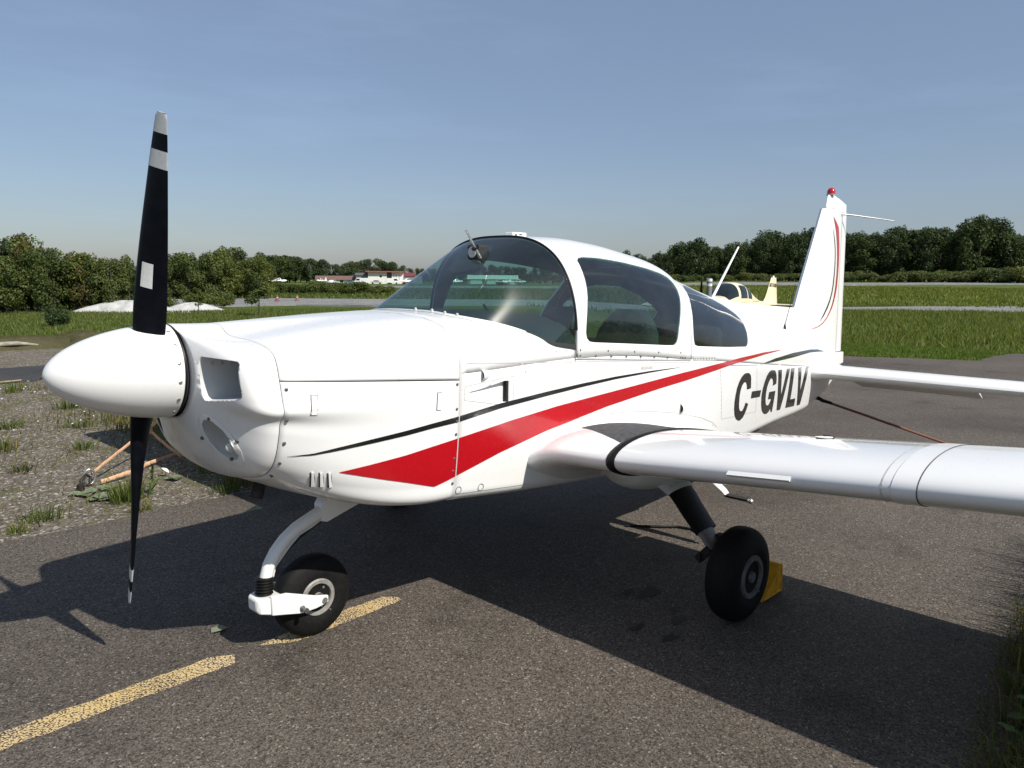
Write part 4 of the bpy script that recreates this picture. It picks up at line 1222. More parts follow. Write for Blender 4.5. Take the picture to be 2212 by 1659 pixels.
fin_paint('black_fin_stripe', [(6.189, 1.992), (6.238, 1.92), (6.274, 1.856), (6.300, 1.79), (6.316, 1.716), (6.322, 1.64), (6.320, 1.563), (6.306, 1.48), (6.28, 1.409), (6.235, 1.34), (6.174, 1.279), (6.08, 1.21), (5.977, 1.158), (6.07, 1.226), (6.147, 1.289), (6.21, 1.35), (6.254, 1.41), (6.280, 1.48), (6.294, 1.563), (6.299, 1.64), (6.295, 1.715), (6.281, 1.79), (6.256, 1.855), (6.222, 1.93)], BLACKP)
# dorsal fin
secs = []
for x, zt in ((4.22, 1.400), (4.30, 1.403), (4.5, 1.373), (4.70, 1.350), (4.9, 1.337), (5.07, 1.327), (5.35, 1.308), (5.60, 1.292), (5.72, 1.30), (5.80, 1.30)):
    zb = TopC(x) - .06; k = 1 if x > 4.3 else .4
    secs.append([(x, -.034 * k, zb), (x, -.020 * k, zb + (zt - zb) * .5), (x, -.013 * k, zt - .010), (x, -.006, zt), (x, .006, zt), (x, .013 * k, zt - .010), (x, .020 * k, zb + (zt - zb) * .5), (x, .034 * k, zb)])
v, f = loft(secs); MB().add(v, f).build('dorsal_fin', WHITE, PL, 50)
MB().add([(5.30, -.027, 1.30), (5.304, -.027, 1.30), (5.334, -.037, 1.14), (5.33, -.037, 1.14)], [(0, 1, 2, 3)]).build('panel_seam', SOFTSEAM, PL)
# fairing between fin and tailplane
secs = []
for x, hw, z0, z1 in ((6.10, .085, .70, .90), (6.35, .072, .72, .862), (6.55, .05, .735, .856), (6.70, .032, .745, .852)):
    secs.append([(x, -hw, z0), (x, -hw * .9, z1), (x, hw * .9, z1), (x, hw, z0)])
v, f = loft(secs); o = MB().add(v, f).build('tail_cone', WHITE, PL, 40); bevel(o, .008)
# tailplane and elevator, port and starboard
def tail_sec(y, x0, x1, th, zc, n=14):
    P = []
    for i in range(2 * n):
        a = math.pi * i / n; x = .5 * (1 + math.cos(a)); z = 5 * .5 * .24 * (.2969 * math.sqrt(x) - .126 * x - .3516 * x * x + .2843 * x**3 - .1036 * x**4) * th / .06
        P.append((x0 + (x1 - x0) * x, y, zc + (z if i <= n else -z)))
    return P
secs = [tail_sec(y, x0, x1, th, .757) for y, x0, x1, th in ((-.03, 5.56, 6.34, .10), (-.16, 5.56, 6.32, .09), (-.24, 5.60, 6.26, .062), (-.32, 5.63, 6.16, .058), (-.8, 5.635, 6.155, .056), (-1.68, 5.64, 6.15, .052), (-1.76, 5.68, 6.13, .03), (-1.78, 5.75, 6.1, .008))]
v, f = loft(secs); TP = MB().add(v, f).build('tailplane', WHITE, PL, 40)
d = math.radians(27); L = .40
hx, hz = 6.13, .752
secs = []
for y, k in ((-.20, .55), (-.30, 1), (-1.255, 1)):
    secs.append([(hx - .02, y, hz + .016), (hx + .05, y, hz + .004), (hx + L * k * math.cos(d), y, hz - L * k * math.sin(d) + .003), (hx + L * k * math.cos(d), y, hz - L * k * math.sin(d) - .003), (hx + .04, y, hz - .042), (hx - .02, y, hz - .024)])
v, f = loft(secs); EL = MB().add(v, f).build('elevator', GREYW, PL, 25)  # grey puts the shade below the tailplane into the colour
for o in (TP, EL): flip_copy(o)
# white cheek under the tailplane root, the dark square decal and ring
MB().add([(5.93, -.131, .600), (5.99, -.118, .603), (5.99, -.118, .553), (5.93, -.131, .55)], [(0, 1, 2, 3)]).build('square_decal', SEAML, PL)
MB().tube([(6.09 + .022 * math.cos(a), -.03, .50 + .022 * math.sin(a)) for a in lin(0, 2 * math.pi, 14)], .0055, 6).tube([(6.09, -.03, .52), (6.09, -.03, .60)], .008, 6).build('tail_ring', SEAL, PL)
# aerials
MB().tube([(4.27, 0, 1.395), (4.36, 0, 1.49), (4.62, 0, 1.764)], [.011, .010, .0065], 10).build('whip_antenna', WHITE, PL, 60)
MB().tube([(5.395, -.03, 1.10), (5.41, -.03, 1.16)], [.022, .006], 10).tube([(5.41, -.03, 1.16), (5.563, -.03, 1.487)], .0028, 6).build('wire_antenna', SEAL, PL, 60)
for sy in (-1, 1):
    MB().tube([(6.40, sy * .02, 2.108), (6.52, sy * .10, 2.10), (6.86, sy * .34, 2.058)], [.0075, .006, .0045], 8).build('tail_whisker', METAL, PL, 60)

# --- landing gear
def wheel(name, c, R, w, rim_r, side, parent, dark):
    c = Vector(c); ax = Vector((0, side, 0))
    hub = empty(name, (0, 0, 0)); hub.parent = parent
    h = w / 2; prof = []
    for i in range(25):
        th = math.pi * (i / 24) ; k = -math.cos(th)
        prof.append((h * k * (1.0), rim_r + (R - rim_r) * max(0, 1 - abs(k)**3.0)**(1 / 2.4)))
    prof[0] = (-h * .82, rim_r * 1.0); prof[-1] = (h * .82, rim_r * 1.0)
    b = MB(); b.lathe(c, ax, prof, 56)
    for g in (-.28, 0, .28): pass
    t = b.build('tyre', RUBBER, hub, 40)
    for vtx in t.data.vertices:                                      # flattened contact patch
        if vtx.co.z < .004: vtx.co.z = .001
    MB().lathe(c, ax, [(-h * .80, rim_r * .98), (h * .60, rim_r * .98), (h * .86, rim_r * 1.05), (h * .97, rim_r * .98), (h * .95, rim_r * .80), (h * .84, rim_r * .76), (h * .50, rim_r * .70), (h * .46, rim_r * .46), (h * .70, rim_r * .42), (h * .74, rim_r * .30), (h * .96, rim_r * .24)], 40).build('rim', RIMD if dark else RIMM, hub, 35)
    b = MB()
    for i in range(6):
        a = 2 * math.pi * i / 6 + .4; b.box(c + ax * h * .50 + Vector((math.cos(a), 0, math.sin(a))) * rim_r * .58, (.028, .03, .016), Matrix.Rotation(-a, 3, 'Y'))
    b.build('rim_spokes', RIMD if dark else RIMM, hub)
    b = MB()
    for i in range(3):
        a = 2 * math.pi * i / 3 + .9; b.lathe(c + ax * h * .5 + Vector((math.cos(a), 0, math.sin(a))) * rim_r * .60, ax, [(0, .006), (.02, .006)], 8)
    b.build('wheel_bolts', METAL, hub)
    MB().lathe(c + ax * (h * .78) + Vector((math.cos(-.9), 0, math.sin(-.9))) * rim_r * 1.12, ax, [(0, .005), (.012, .004)], 8).build('tyre_valve', METAL, hub)
    return hub
NW = (.966, 0, .178)
wheel('nose_wheel', NW, .178, .122, .078, -1, PL, False)
path = [(1.10, 0, .560), (1.03, 0, .538), (.96, 0, .512), (.90, 0, .488), (.845, 0, .452), (.803, 0, .41), (.772, 0, .362), (.755, 0, .312), (.746, 0, .24)]
MB().tube(path, .0265, 16).build('nose_strut', WHITE, PL, 60)
b = MB(); V = []
for i, p in enumerate(path[1:-1]):                                     # trailing web behind the tube
    q0, q1 = Vector(path[i]), Vector(path[i + 2]); t = (q1 - q0).normalized(); nn = Vector((-t.z, 0, t.x))
    if nn.x < 0: nn = -nn
    w_ = .034 + .004 * math.sin(i * 2.1) + .008 * (1 - abs(i - 3) / 3)
    V.append([Vector(p) + Vector((0, -.013, 0)), Vector(p) + nn * w_ + Vector((0, -.006, 0)), Vector(p) + nn * w_ + Vector((0, .006, 0)), Vector(p) + Vector((0, .013, 0))])
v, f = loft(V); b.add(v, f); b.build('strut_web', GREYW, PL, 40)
b = MB(); V = []
for i, p in enumerate(path[1:-1]):
    q0, q1 = Vector(path[i]), Vector(path[i + 2]); t = (q1 - q0).normalized(); nn = Vector((-t.z, 0, t.x))
    if nn.x < 0: nn = -nn
    w_ = .038 + .010 * (1 - abs(i - 3) / 3) + random.uniform(-.004, .006); V.append([Vector(p) + nn * (w_ - .004) + Vector((0, -.0075, 0)), Vector(p) + nn * (w_ + .004) + Vector((0, 0, 0)), Vector(p) + nn * (w_ - .004) + Vector((0, .0075, 0))])
v, f = loft(V); b.add(v, f); b.build('web_sealant', SEAL, PL, 40)
secs = []
for x, zt, zb, hw in ((1.012, .566, .498, .028), (1.04, .60, .490, .034), (1.10, .62, .508, .036), (1.2, .63, .535, .034), (1.34, .63, .575, .02)):
    secs.append([(x, -hw * .7, zb), (x, -hw, (zb + zt) / 2), (x, -hw * 1.15, zt), (x, hw * 1.15, zt), (x, hw, (zb + zt) / 2), (x, hw * .7, zb)])
v, f = loft(secs); MB().add(v, f).build('strut_fairing', WHITE, PL, 50)
b = MB(); prof = []
for i in range(13): prof.append((.012 + i * .0062, .0335 + (.0045 if i % 2 else -.0035)))
b.lathe((.744, 0, .232), (.05, 0, 1), prof, 28); b.build('rubber_boot', SEAL, PL, 60)
# fork: head block and two arms to the axle
b = MB(); secs = []
for x, hw, z0, z1 in ((.690, .030, .196, .238), (.700, .044, .180, .244), (.74, .062, .172, .244), (.79, .080, .168, .240), (.805, .084, .168, .236)):
    secs.append([(x, -hw, z0), (x, -hw, z1), (x, hw, z1), (x, hw, z0)])
v, f = loft(secs); b.add(v, f)
o = b.build('fork_head', WHITE, PL, 30); bevel(o, .008, 2)
for sy in (-1, 1):
    secs = []
    for x, y, z0, z1, t in ((.74, .060, .172, .252, .010), (.80, .082, .165, .256, .009), (.86, .088, .152, .235, .0085), (.93, .088, .152, .208, .008), (.97, .087, .158, .198, .008), (.992, .086, .164, .192, .007)):
        secs.append([(x, sy * (y - t), z0), (x, sy * (y - t), z1), (x, sy * (y + t), z1), (x, sy * (y + t), z0)])
    v, f = loft(secs); o = MB().add(v, f).build('fork_arm', WHITE, PL, 30); bevel(o, .004, 2)
    b = MB(); b.lathe((.862, sy * .088, .176), (0, sy, 0), [(0, .012), (.014, .012), (.016, .008), (.034, .008), (.035, .011), (.045, .011)], 10); b.build('fork_bolt', SCREW, PL, 40)
    b = MB(); b.lathe((.970, sy * .06, .178), (0, sy, 0), [(0, .02), (.024, .02), (.026, .013), (.040, .013)], 12); b.build('axle_nut', METAL, PL, 40)
for sy in (-1, 1):
    wheel('main_wheel', (2.405, sy * 1.245, .215), .215, .158, .096, sy, PL, True)
    # sprung leg: white root, black leg, bare bracket
    def leg(P, n=16):
        secs = []
        for (x, y, z, ch, th) in P:
            secs.append([(x + ch * .5 * math.cos(a), sy * (y + th * .5 * math.sin(a) * .55), z + th * .5 * math.sin(a) * .85) for a in [2 * math.pi * i / n for i in range(n)]])
        return loft(secs)
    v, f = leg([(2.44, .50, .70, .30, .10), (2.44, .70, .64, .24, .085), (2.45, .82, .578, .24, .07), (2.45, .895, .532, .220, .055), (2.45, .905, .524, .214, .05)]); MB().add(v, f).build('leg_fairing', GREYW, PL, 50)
    v, f = leg([(2.45, .885, .545, .205, .046), (2.45, .93, .498, .20, .044), (2.44, .99, .436, .190, .042), (2.435, 1.060, .365, .180, .040)]); MB().add(v, f).build('gear_leg', SEAL, PL, 50)
    v, f = leg([(2.43, 1.045, .380, .135, .036), (2.42, 1.105, .318, .12, .034), (2.415, 1.150, .262, .10, .03)]); MB().add(v, f).build('leg_bracket', RIMM, PL, 50)
    b = MB(); b.box((2.41, sy * 1.145, .235), (.09, .03, .11)); b.lathe((2.41, sy * 1.13, .215), (0, sy, 0), [(0, .03), (.06, .03)], 16); b.build('axle_plate', RIMM, PL)
    b = MB(); b.box((2.475, sy * 1.125, .30), (.045, .06, .10)); b.tube([(2.47, sy * 1.08, .33), (2.48, sy * 1.02, .40)], .006, 6); b.build('brake_caliper', DARK, PL)
    b = MB(); b.box((2.37, sy * 1.09, .275), (.03, .035, .09), Matrix.Rotation(sy * -.7, 3, 'X')); b.box((2.355, sy * 1.075, .262), (.018, .02, .03)); b.build('brake_bracket', EXH, PL)

# ------------------------------------------------------------------ things around the aeroplane
# yellow wheel chock
CH = empty('wheel_chock', (2.74, -1.18, 0))
tag(CH, 'yellow plastic wheel chock wedged behind the main wheel', 'chock')
b = MB()
secs = []
for y in (-.078, .072):
    secs.append([(-.098, y, .003), (.108, y, .003), (.100, y, .150), (.070, y, .152), (.035, y, .100), (-.03, y, .038)])
v, f = loft(secs); o = b.add(v, f).build('wedge', YELLOWP, CH, 30); bevel(o, .004, 2)
b = MB()
for p, q in (((-.085, .012), (.09, .14)), ((-.02, .012), (.092, .075)), ((-.09, .012), (.10, .012)), ((.098, .012), (.092, .145)), ((.04, .01), (.045, .10))):
    b.tube([(p[0], -.080, p[1]), (q[0], -.080, q[1])], .0045, 6)
b.build('rib', YELLOWP, CH)

# tail tie-down rope and port rope
def rope_thing(name, pts, r, lab, cat, mat, flat=None, parts=None):
    P = []
    for i in range(len(pts) - 1):
        a, c = Vector(pts[i]), Vector(pts[i + 1])
        for t in lin(0, 1, 9)[:-1]: P.append(a.lerp(c, t))
    P.append(Vector(pts[-1]))
    P = [p + Vector((random.uniform(-.003, .003), random.uniform(-.003, .003), 0)) for p in P]
    o = MB().tube(P, r, 8, True, flat).build(name, mat, None, 60); tag(o, lab, cat); return o
o = rope_thing('tie_down_rope', [(6.10, -.03, .475), (6.35, -.42, .325), (6.62, -.93, .14), (6.86, -1.38, .0)], .011, 'brown rope tying the tail down to the asphalt', 'rope', ROPE)
MB().tube([(6.09, -.03, .50), (6.13, -.085, .455), (6.18, -.15, .432)], [.014, .017, .012], 8).build('rope_loop', SEAL, o, 60)
MB().tube([(6.86 + .03 * math.cos(a), -1.38, .012 + .03 * math.sin(a)) for a in lin(0, 2 * math.pi, 12)], .006, 6).build('ground_ring', EXH, o)
MB().tube([(2.25, 3.2 + .03 * math.cos(a), .845 + .03 * math.sin(a)) for a in lin(0, 2 * math.pi, 14)], .005, 6).build('tie_down_ring', METAL, PL)
o = rope_thing('dark_ground_line', [(2.66, -1.10, .03), (2.90, -.86, .012), (3.16, -.68, .009), (3.30, -.55, .009), (3.35, -.45, .009), (3.33, -.37, .009), (3.22, -.25, .009), (3.12, -.12, .009)], .008, 'thin dark line curving over the sunlit asphalt behind the gear leg', 'rope', SEAL)  # thin dark tube laid along a line on the asphalt
# orange strap on the dirt, with its shackle
st = rope_thing('tie_down_strap', [(1.14, 3.28, .07), (1.42, 3.52, .15), (1.66, 3.68, .235), (1.75, 3.75, .26)], .014, 'faded orange tie down strap lying looped on the dirt behind the propeller', 'strap', STRAPM, .22)
rp = rope_thing('strap_run', [(1.75, 3.75, .25), (1.84, 3.62, .12), (1.92, 3.54, .03), (2.10, 3.58, .02), (2.22, 3.70, .03), (2.08, 3.80, .02), (1.86, 3.66, .02), (1.62, 3.50, .025), (1.50, 3.34, .02), (1.40, 3.30, .03), (1.18, 3.20, .02)], .014, None, None, STRAPM, .22)
rp.parent = st
rp = rope_thing('strap_run', [(1.75, 3.75, .26), (2.0, 3.46, .59), (2.25, 3.2, .82)], .013, None, None, STRAPM, .22); rp.parent = st
MB().tube([(1.75, 3.75, .22), (1.76, 3.75, .29)], .028, 8).build('strap_knot', STRAPM, st, 60)
SH = empty('tie_down_anchor', (1.09, 3.22, 0)); tag(SH, 'steel shackle and ring anchored in the dirt at the end of the orange strap', 'shackle')
MB().tube([(.055 * math.sin(a) * .7 + .03, .03, .06 + .055 * math.cos(a)) for a in lin(0, 2 * math.pi, 16)], .009, 8).build('ring', METAL, SH, 60)
MB().tube([(-.05, -.03, .01), (-.045, -.02, .055), (.0, .01, .085), (.03, .02, .06), (.02, .0, .02)], .011, 8).tube([(-.06, -.045, .02), (-.03, .0, .02)], .008, 8).build('shackle', EXH, SH, 60)
MB().lathe((-.06, -.05, -.02), (0, 0, 1), [(0, .03), (.05, .026), (.06, .01)], 10).build('ground_pin', EXH, SH, 50)
# fallen leaf on the asphalt beside the nose wheel
o = obj('fallen_leaf', [(.60, .10, .006), (.64, .08, .012), (.675, .10, .005), (.665, .135, .010), (.62, .145, .006)], [(0, 1, 2, 3, 4)], simple('dry_leaf', (.20, .21, .14), .8)); o.location = (.05, .20, 0); tag(o, 'pale leaf lying on the shaded asphalt left of the nose wheel', 'leaf')
# marker post
PO = empty('marker_post', (20.08, 9.07, terrain(20.08, 9.07)))
tag(PO, 'grey marker post with white reflective bands behind the cabin', 'post')
GREYP = simple('grey_plastic_post', (.17, .17, .18), .6)
MB().lathe((0, 0, -.3), (0, 0, 1), [(0, .085), (1.98, .08), (2.10, .075), (2.115, .05)], 20).build('shaft', GREYP, PO, 40)
for z in (1.58, 1.72): MB().lathe((0, 0, z), (0, 0, 1), [(0, .084), (.075, .083)], 20).build('reflective_band', STICK, PO, 40)

# ------------------------------------------------------------------ simpler aeroplanes in the distance
DGLAZ = simple('dark_glazing', (.012, .02, .022), .08, 0, 0, .2, 3)
def light_plane(loc, rz, paintm, stripe, label, group, scale=1.0):
    root = empty('parked_aeroplane', loc, rz); root.scale = (scale,) * 3
    tag(root, label, 'aeroplane', group)
    secs = []
    for x, hw, zb, zt in ((.30, .10, 1.02, 1.20), (.36, .30, .84, 1.34), (.8, .44, .74, 1.42), (1.4, .52, .66, 1.44), (2.2, .56, .60, 1.42), (3.3, .52, .60, 1.36), (4.2, .38, .70, 1.27), (5.2, .22, .84, 1.20), (6.6, .06, 1.0, 1.16)):
        c = (zb + zt) / 2; h = (zt - zb) / 2
        secs.append([(x, -hw * math.copysign(abs(math.cos(a))**.55, math.cos(a)), c + h * math.copysign(abs(math.sin(a))**.55, math.sin(a))) for a in [2 * math.pi * i / 28 for i in range(28)]])
    v, f = loft(secs); body = MB().add(v, f).build('fuselage', paintm, root, 40)
    TZ = spl([1.38, 1.7, 2.05, 2.45, 2.9, 3.4, 3.9, 4.5], [1.42, 1.70, 1.90, 1.98, 1.94, 1.76, 1.50, 1.26])
    HW = spl([1.38, 1.8, 2.4, 3.2, 4.5], [.46, .53, .55, .50, .30])
    def cab(x, a, o=0.0): return (x, (HW(x) + o) * math.copysign(abs(math.cos(a))**.75, math.cos(a)), 1.22 + (TZ(x) + o - 1.22) * abs(math.sin(a))**.75)
    def cpatch(x0, x1, a0, a1, o, nx=14, na=24):
        V = [cab(x, a, o) for x in lin(x0, x1, nx) for a in lin(a0, a1, na)]
        return V, [(i * na + j, i * na + j + 1, (i + 1) * na + j + 1, (i + 1) * na + j) for i in range(nx - 1) for j in range(na - 1)]
    v, f = cpatch(1.38, 4.5, 0, math.pi, 0, 26); MB().add(v, f).build('cabin_roof', paintm, root, 180)
    v, f = cpatch(1.44, 2.16, .22, math.pi - .22, .008); MB().add(v, f).build('windshield', DGLAZ, root, 180)
    for s in (0, 1):
        for x0, x1, a1 in ((2.34, 2.92, .92), (3.02, 3.42, .85)):
            a0 = .12
            v, f = cpatch(x0, x1, (math.pi - a1) if s else a0, (math.pi - a0) if s else a1, .008, 6, 10); MB().add(v, f).build('side_window', DGLAZ, root, 180)
    secs = []
    for z, x0, x1, t in ((1.05, 5.35, 6.85, .06), (1.4, 5.70, 6.78, .05), (2.16, 6.14, 6.64, .03)):
        secs.append([(x0, 0, z), (x0 + (x1 - x0) * .3, t, z), (x1, .004, z), (x1, -.004, z), (x0 + (x1 - x0) * .3, -t, z)])
    v, f = loft(secs); fin_ = MB().add(v, f).build('fin', paintm, root, 30)
    MB().box((6.34, 0, 2.19), (.14, .05, .09)).build('beacon', STICK, fin_)
    for k in range(3):
        z = 1.80 + .05 * k; x0 = 5.70 + .44 * (z - 1.4) / .76; x1 = 6.78 - .14 * (z - 1.4) / .76
        MB().box(((x0 + x1) / 2 + .02, 0, z), (x1 - x0 - .06, .106 - .006 * k, .016), Matrix.Rotation(.05, 3, 'Y')).build('fin_stripe', stripe, fin_)
    v, f = loft([[(x0 + (x1 - x0) * a, y, z + t * s_) for a, s_ in ((0, 0), (.3, 1), (1, 0), (.3, -1))] for y, x0, x1, z, t in ((-1.05, 5.95, 6.65, 1.04, .03), (0, 5.85, 6.7, 1.04, .05), (1.05, 5.95, 6.65, 1.04, .03))]); MB().add(v, f).build('tailplane', paintm, root, 30)
    for s in (-1, 1):
        v, f = loft([[(x0 + c * a, s * y, z + t * k) for a, k in ((0, 0), (.05, .5), (.3, 1), (1, 0), (.3, -.7), (.05, -.5))] for y, x0, c, z, t in ((.3, 1.9, 1.5, .78, .12), (3.6, 1.95, 1.4, 1.02, .1), (3.75, 2.1, 1.1, 1.03, .03))]); MB().add(v, f).build('wing', paintm, root, 40)
        MB().tube([(2.6, s * 1.4, .85), (2.62, s * 1.45, .25)], .04, 8).lathe((2.62, s * 1.37, .21), (0, s, 0), [(0, .18), (.03, .21), (.12, .21), (.15, .18)], 20).build('main_gear', RUBBER, root, 40)
    MB().tube([(.75, 0, .85), (.72, 0, .25)], .04, 8).lathe((.72, -.07, .19), (0, 1, 0), [(0, .15), (.03, .19), (.11, .19), (.14, .15)], 20).build('nose_gear', RUBBER, root, 40)
    MB().lathe((.34, 0, 1.11), (-1, 0, 0), [(0, .17), (.15, .14), (.3, .05), (.34, .01)], 20).build('spinner', paintm, root, 50)
    v, f = loft([[(.22 + .02 * k, w_, 1.11 + z) for k, w_ in ((0, -w), (1, 0), (0, w), (-1, 0))] for z, w in ((-.92, .03), (-.4, .07), (.4, .07), (.92, .03))]); MB().add(v, f).build('propeller', PROPB, root)
    return root
light_plane((24.35, 11.95, terrain(27, 12) + .30), math.radians(1.8), CREAM, BROWNST, 'cream low wing aeroplane with brown bands on its tail parked beyond the grass', None, 1.0)
def copy_tree(o, parent=None):
    c = o.copy(); COL.objects.link(c)
    if parent is not None: c.parent = parent
    for ch in [x for x in bpy.data.objects if x.parent == o]: copy_tree(ch, c)
    return c
WHITEFAR = simple('far_white_paint', (.78, .79, .80), .4)
far = light_plane((150.0, 256.5, -2.45), math.radians(150), WHITEFAR, RED, 'small white aeroplane parked far off, leftmost of the row before the trees', 'white aeroplanes parked across the airfield', 1.05)
for x, y, a, lab in ((159.0, 251.5, 25, 'small white aeroplane parked far off left of the low brown roofed building'), (195.0, 240.0, 190, 'small white aeroplane parked right beside the red roofed building'),
                     (207.0, 223.5, 170, 'small white aeroplane parked far off in front of the pale hangar at its left end'), (217.0, 212.0, 15, 'small white aeroplane parked far off in front of the middle of the pale hangar'), (224.5, 206.0, 120, 'small white aeroplane parked far off at the right end of the pale hangar')):
    c = copy_tree(far); c.location = (x, y, -2.45); c.rotation_euler = (0, 0, math.radians(a)); c['label'] = lab

# ------------------------------------------------------------------ far buildings
BWALL = simple('white_cladding', (.70, .69, .64), .7, 0, 0, .06, 1.5)
BGREY = simple('grey_cladding', (.20, .21, .22), .7, 0, 0, .1, 1.5)
BDARK = simple('dark_brown_cladding', (.10, .095, .085), .7, 0, 0, .1, 1.5)
BROOF = simple('red_metal_roof', (.33, .07, .08), .5, 0, 0, .12, 1.5)
BBROWN = simple('brown_shingles', (.15, .085, .07), .8, 0, 0, .15, 2)
BGREEN = simple('pale_green_metal', (.46, .52, .46), .6, 0, 0, .1, 1.5)
def frame_at(name, p, q, z, label, cat='building'):
    o = empty(name, (p[0], p[1], z), math.atan2(q[1] - p[1], q[0] - p[0])); tag(o, label, cat); return o, math.hypot(q[0] - p[0], q[1] - p[1])
def gable(b, x0, x1, y0, y1, z0, z1, over=.4):
    ym = (y0 + y1) / 2
    b.add([(x0 - over, y0 - over, z0), (x1 + over, y0 - over, z0), (x1 + over, ym, z1), (x0 - over, ym, z1), (x0 - over, y1 + over, z0), (x1 + over, y1 + over, z0)], [(0, 1, 2, 3), (3, 2, 5, 4), (0, 3, 4), (1, 5, 2), (0, 4, 5, 1)])
    return b
B, w = frame_at('red_roofed_building', (180.38, 248.73), (191.31, 240.48), -2.5, 'white two storey airfield building with red roof and grey side wings')
MB().box((3.6, 5, 2.25), (7.2, 10, 4.5)).build('wall', BWALL, B)
MB().box((8.15, 5.4, 2.25), (1.9, 9.2, 4.5)).build('recess_wall', BDARK, B)
MB().box((11.35, 5, 2.25), (4.5, 10, 4.5)).build('wall', BWALL, B)
MB().box((6.5, 4.6, 4.72), (14.9, 11.8, .42)).build('roof', BROOF, B)
MB().box((4.9, .0, 2.9), (.9, .12, .7)).build('window', DGLAZ, B)
for x in (9.9, 10.9, 12.0): MB().box((x, .0, 2.0), (.12, .10, 3.6)).build('wall_rib', BGREY, B)
MB().box((-2.4, 6, 1.6), (4.6, 8, 3.2)).build('side_wing', BGREY, B)
gable(MB(), -4.7, -.1, 2, 10, 3.2, 4.2).build('side_roof', BDARK, B)
MB().box((17.4, 6, 1.5), (7.2, 8, 3.0)).build('side_wing', BGREY, B)
gable(MB(), 13.8, 17.8, 2, 10, 3.0, 4.4).build('side_roof', simple('shaded_red_roof', (.16, .035, .035), .6), B)  # darker red puts the shading of this roof into its colour
for x in (-3.4, -1.4): MB().box((x, 1.98, .9), (.9, .1, 1.5)).build('window', DGLAZ, B)
B, w = frame_at('brown_roofed_house', (167.0, 263.77), (181.84, 253.83), -2.45, 'low house with brown roof left of the white building')
MB().box((w / 2, 4, .7), (w, 8, 1.5)).build('wall', BWALL, B)
gable(MB(), 0, w, 0, 8, 1.4, 2.95, .6).build('roof', BBROWN, B)
for x in (2.5, 6.0, 9.5, 13.5): MB().box((x, -.02, .8), (1.3, .1, .8)).build('window', DGLAZ, B)
B, w = frame_at('pale_hangar', (210.37, 224.14), (224.23, 210.42), -2.5, 'long low hangar with pale green roof seen through the windshield')
MB().box((w / 2, 6, 1.0), (w, 12, 2.0)).build('wall', BGREY, B)
gable(MB(), 0, w, 0, 12, 2.0, 3.6, .4).build('roof', BGREEN, B)
for x in (3.2, 9.7, 16.0): MB().box((x, -.03, .95), (4.6, .1, 1.8)).build('hangar_door', BGREEN, B)
# parked vehicles by the buildings
def vehicle(loc, rz, m, kind, label):
    root = empty('parked_' + kind, loc, rz); tag(root, label, kind, 'vehicles parked by the far buildings')
    L, Wv, H = (4.4, 1.75, 1.45) if kind == 'car' else (5.2, 1.95, 2.2)
    if kind == 'car': prof = [(-2.2, .35), (-2.2, .75), (-1.95, .88), (-1.35, .92), (-.75, 1.40), (.75, 1.43), (1.45, .98), (2.15, .85), (2.2, .35)]
    else: prof = [(-2.6, .4), (-2.6, .95), (-2.2, 1.15), (-1.6, 2.05), (-1.3, 2.2), (2.5, 2.2), (2.6, 2.05), (2.6, .4)]
    o = MB().prism([(x, -Wv / 2, z) for x, z in prof], (0, Wv, 0)).build('body', m, root, 20); bevel(o, .08, 2)
    b = MB()
    wp = [(-1.2, .98), (-.75, 1.33), (.70, 1.35), (1.25, 1.0)] if kind == 'car' else [(-1.95, 1.3), (-1.5, 1.95), (-.4, 1.95), (-.4, 1.3)]
    for s in (-1, 1): b.prism([(x, s * (Wv / 2 + .012), z) for x, z in wp], (0, -s * .05, 0))
    b.build('side_glass', DGLAZ, root)
    for x in (-1.35, 1.35):
        for s in (-1, 1): MB().lathe((x, s * (Wv / 2 - .2), .33), (0, s, 0), [(0, .3), (.02, .33), (.18, .33), (.21, .24)], 18).build('wheel', RUBBER, root, 40)
CARS = [(simple('car_white', (.7, .7, .7), .3), 'car', 163.3, 247.2, 30, 'white car parked in the gap between the aeroplanes and the brown house'), (simple('car_blue_grey', (.10, .13, .17), .3), 'car', 168.6, 243.8, -30, 'dark blue grey car parked before the brown roofed house'),
        (MATS['car_white'], 'van', 173.0, 243.0, -40, 'white van parked before the brown roofed house'), (simple('car_silver', (.42, .43, .44), .3), 'car', 177.5, 239.5, 140, 'silver car parked left of the white building'), (MATS['car_white'], 'van', 183.0, 236.6, 145, 'white van parked in front of the white building')]
for m, k, x, y, a, lab in CARS: vehicle((x, y, -2.45), math.radians(a), m, k, lab)
# small markers on the near taxiway
for i, (x, y, lab) in enumerate(((23.94, 40.89, 'small red marker cone on the taxiway, left one of two'), (25.48, 41.16, 'small red and dark marker cone on the taxiway, right one of two'))):
    c = empty('marker_cone', (x, y, terrain(x, y) + .05)); tag(c, lab, 'cone', 'marker cones on the taxiway')
    MB().lathe((0, 0, 0), (0, 0, 1), [(0, .16), (.04, .16), (.05, .11), (.34, .05), (.36, .02)], 14).build('cone_body', simple('dull_red_plastic', (.20, .07, .06), .8) if i == 0 else simple('dull_orange', (.20, .10, .06), .8), c, 40)
    MB().lathe((0, 0, .18), (0, 0, 1), [(0, .084), (.07, .072)], 14).build('cone_band', simple('dull_band', (.32, .30, .28), .8), c)

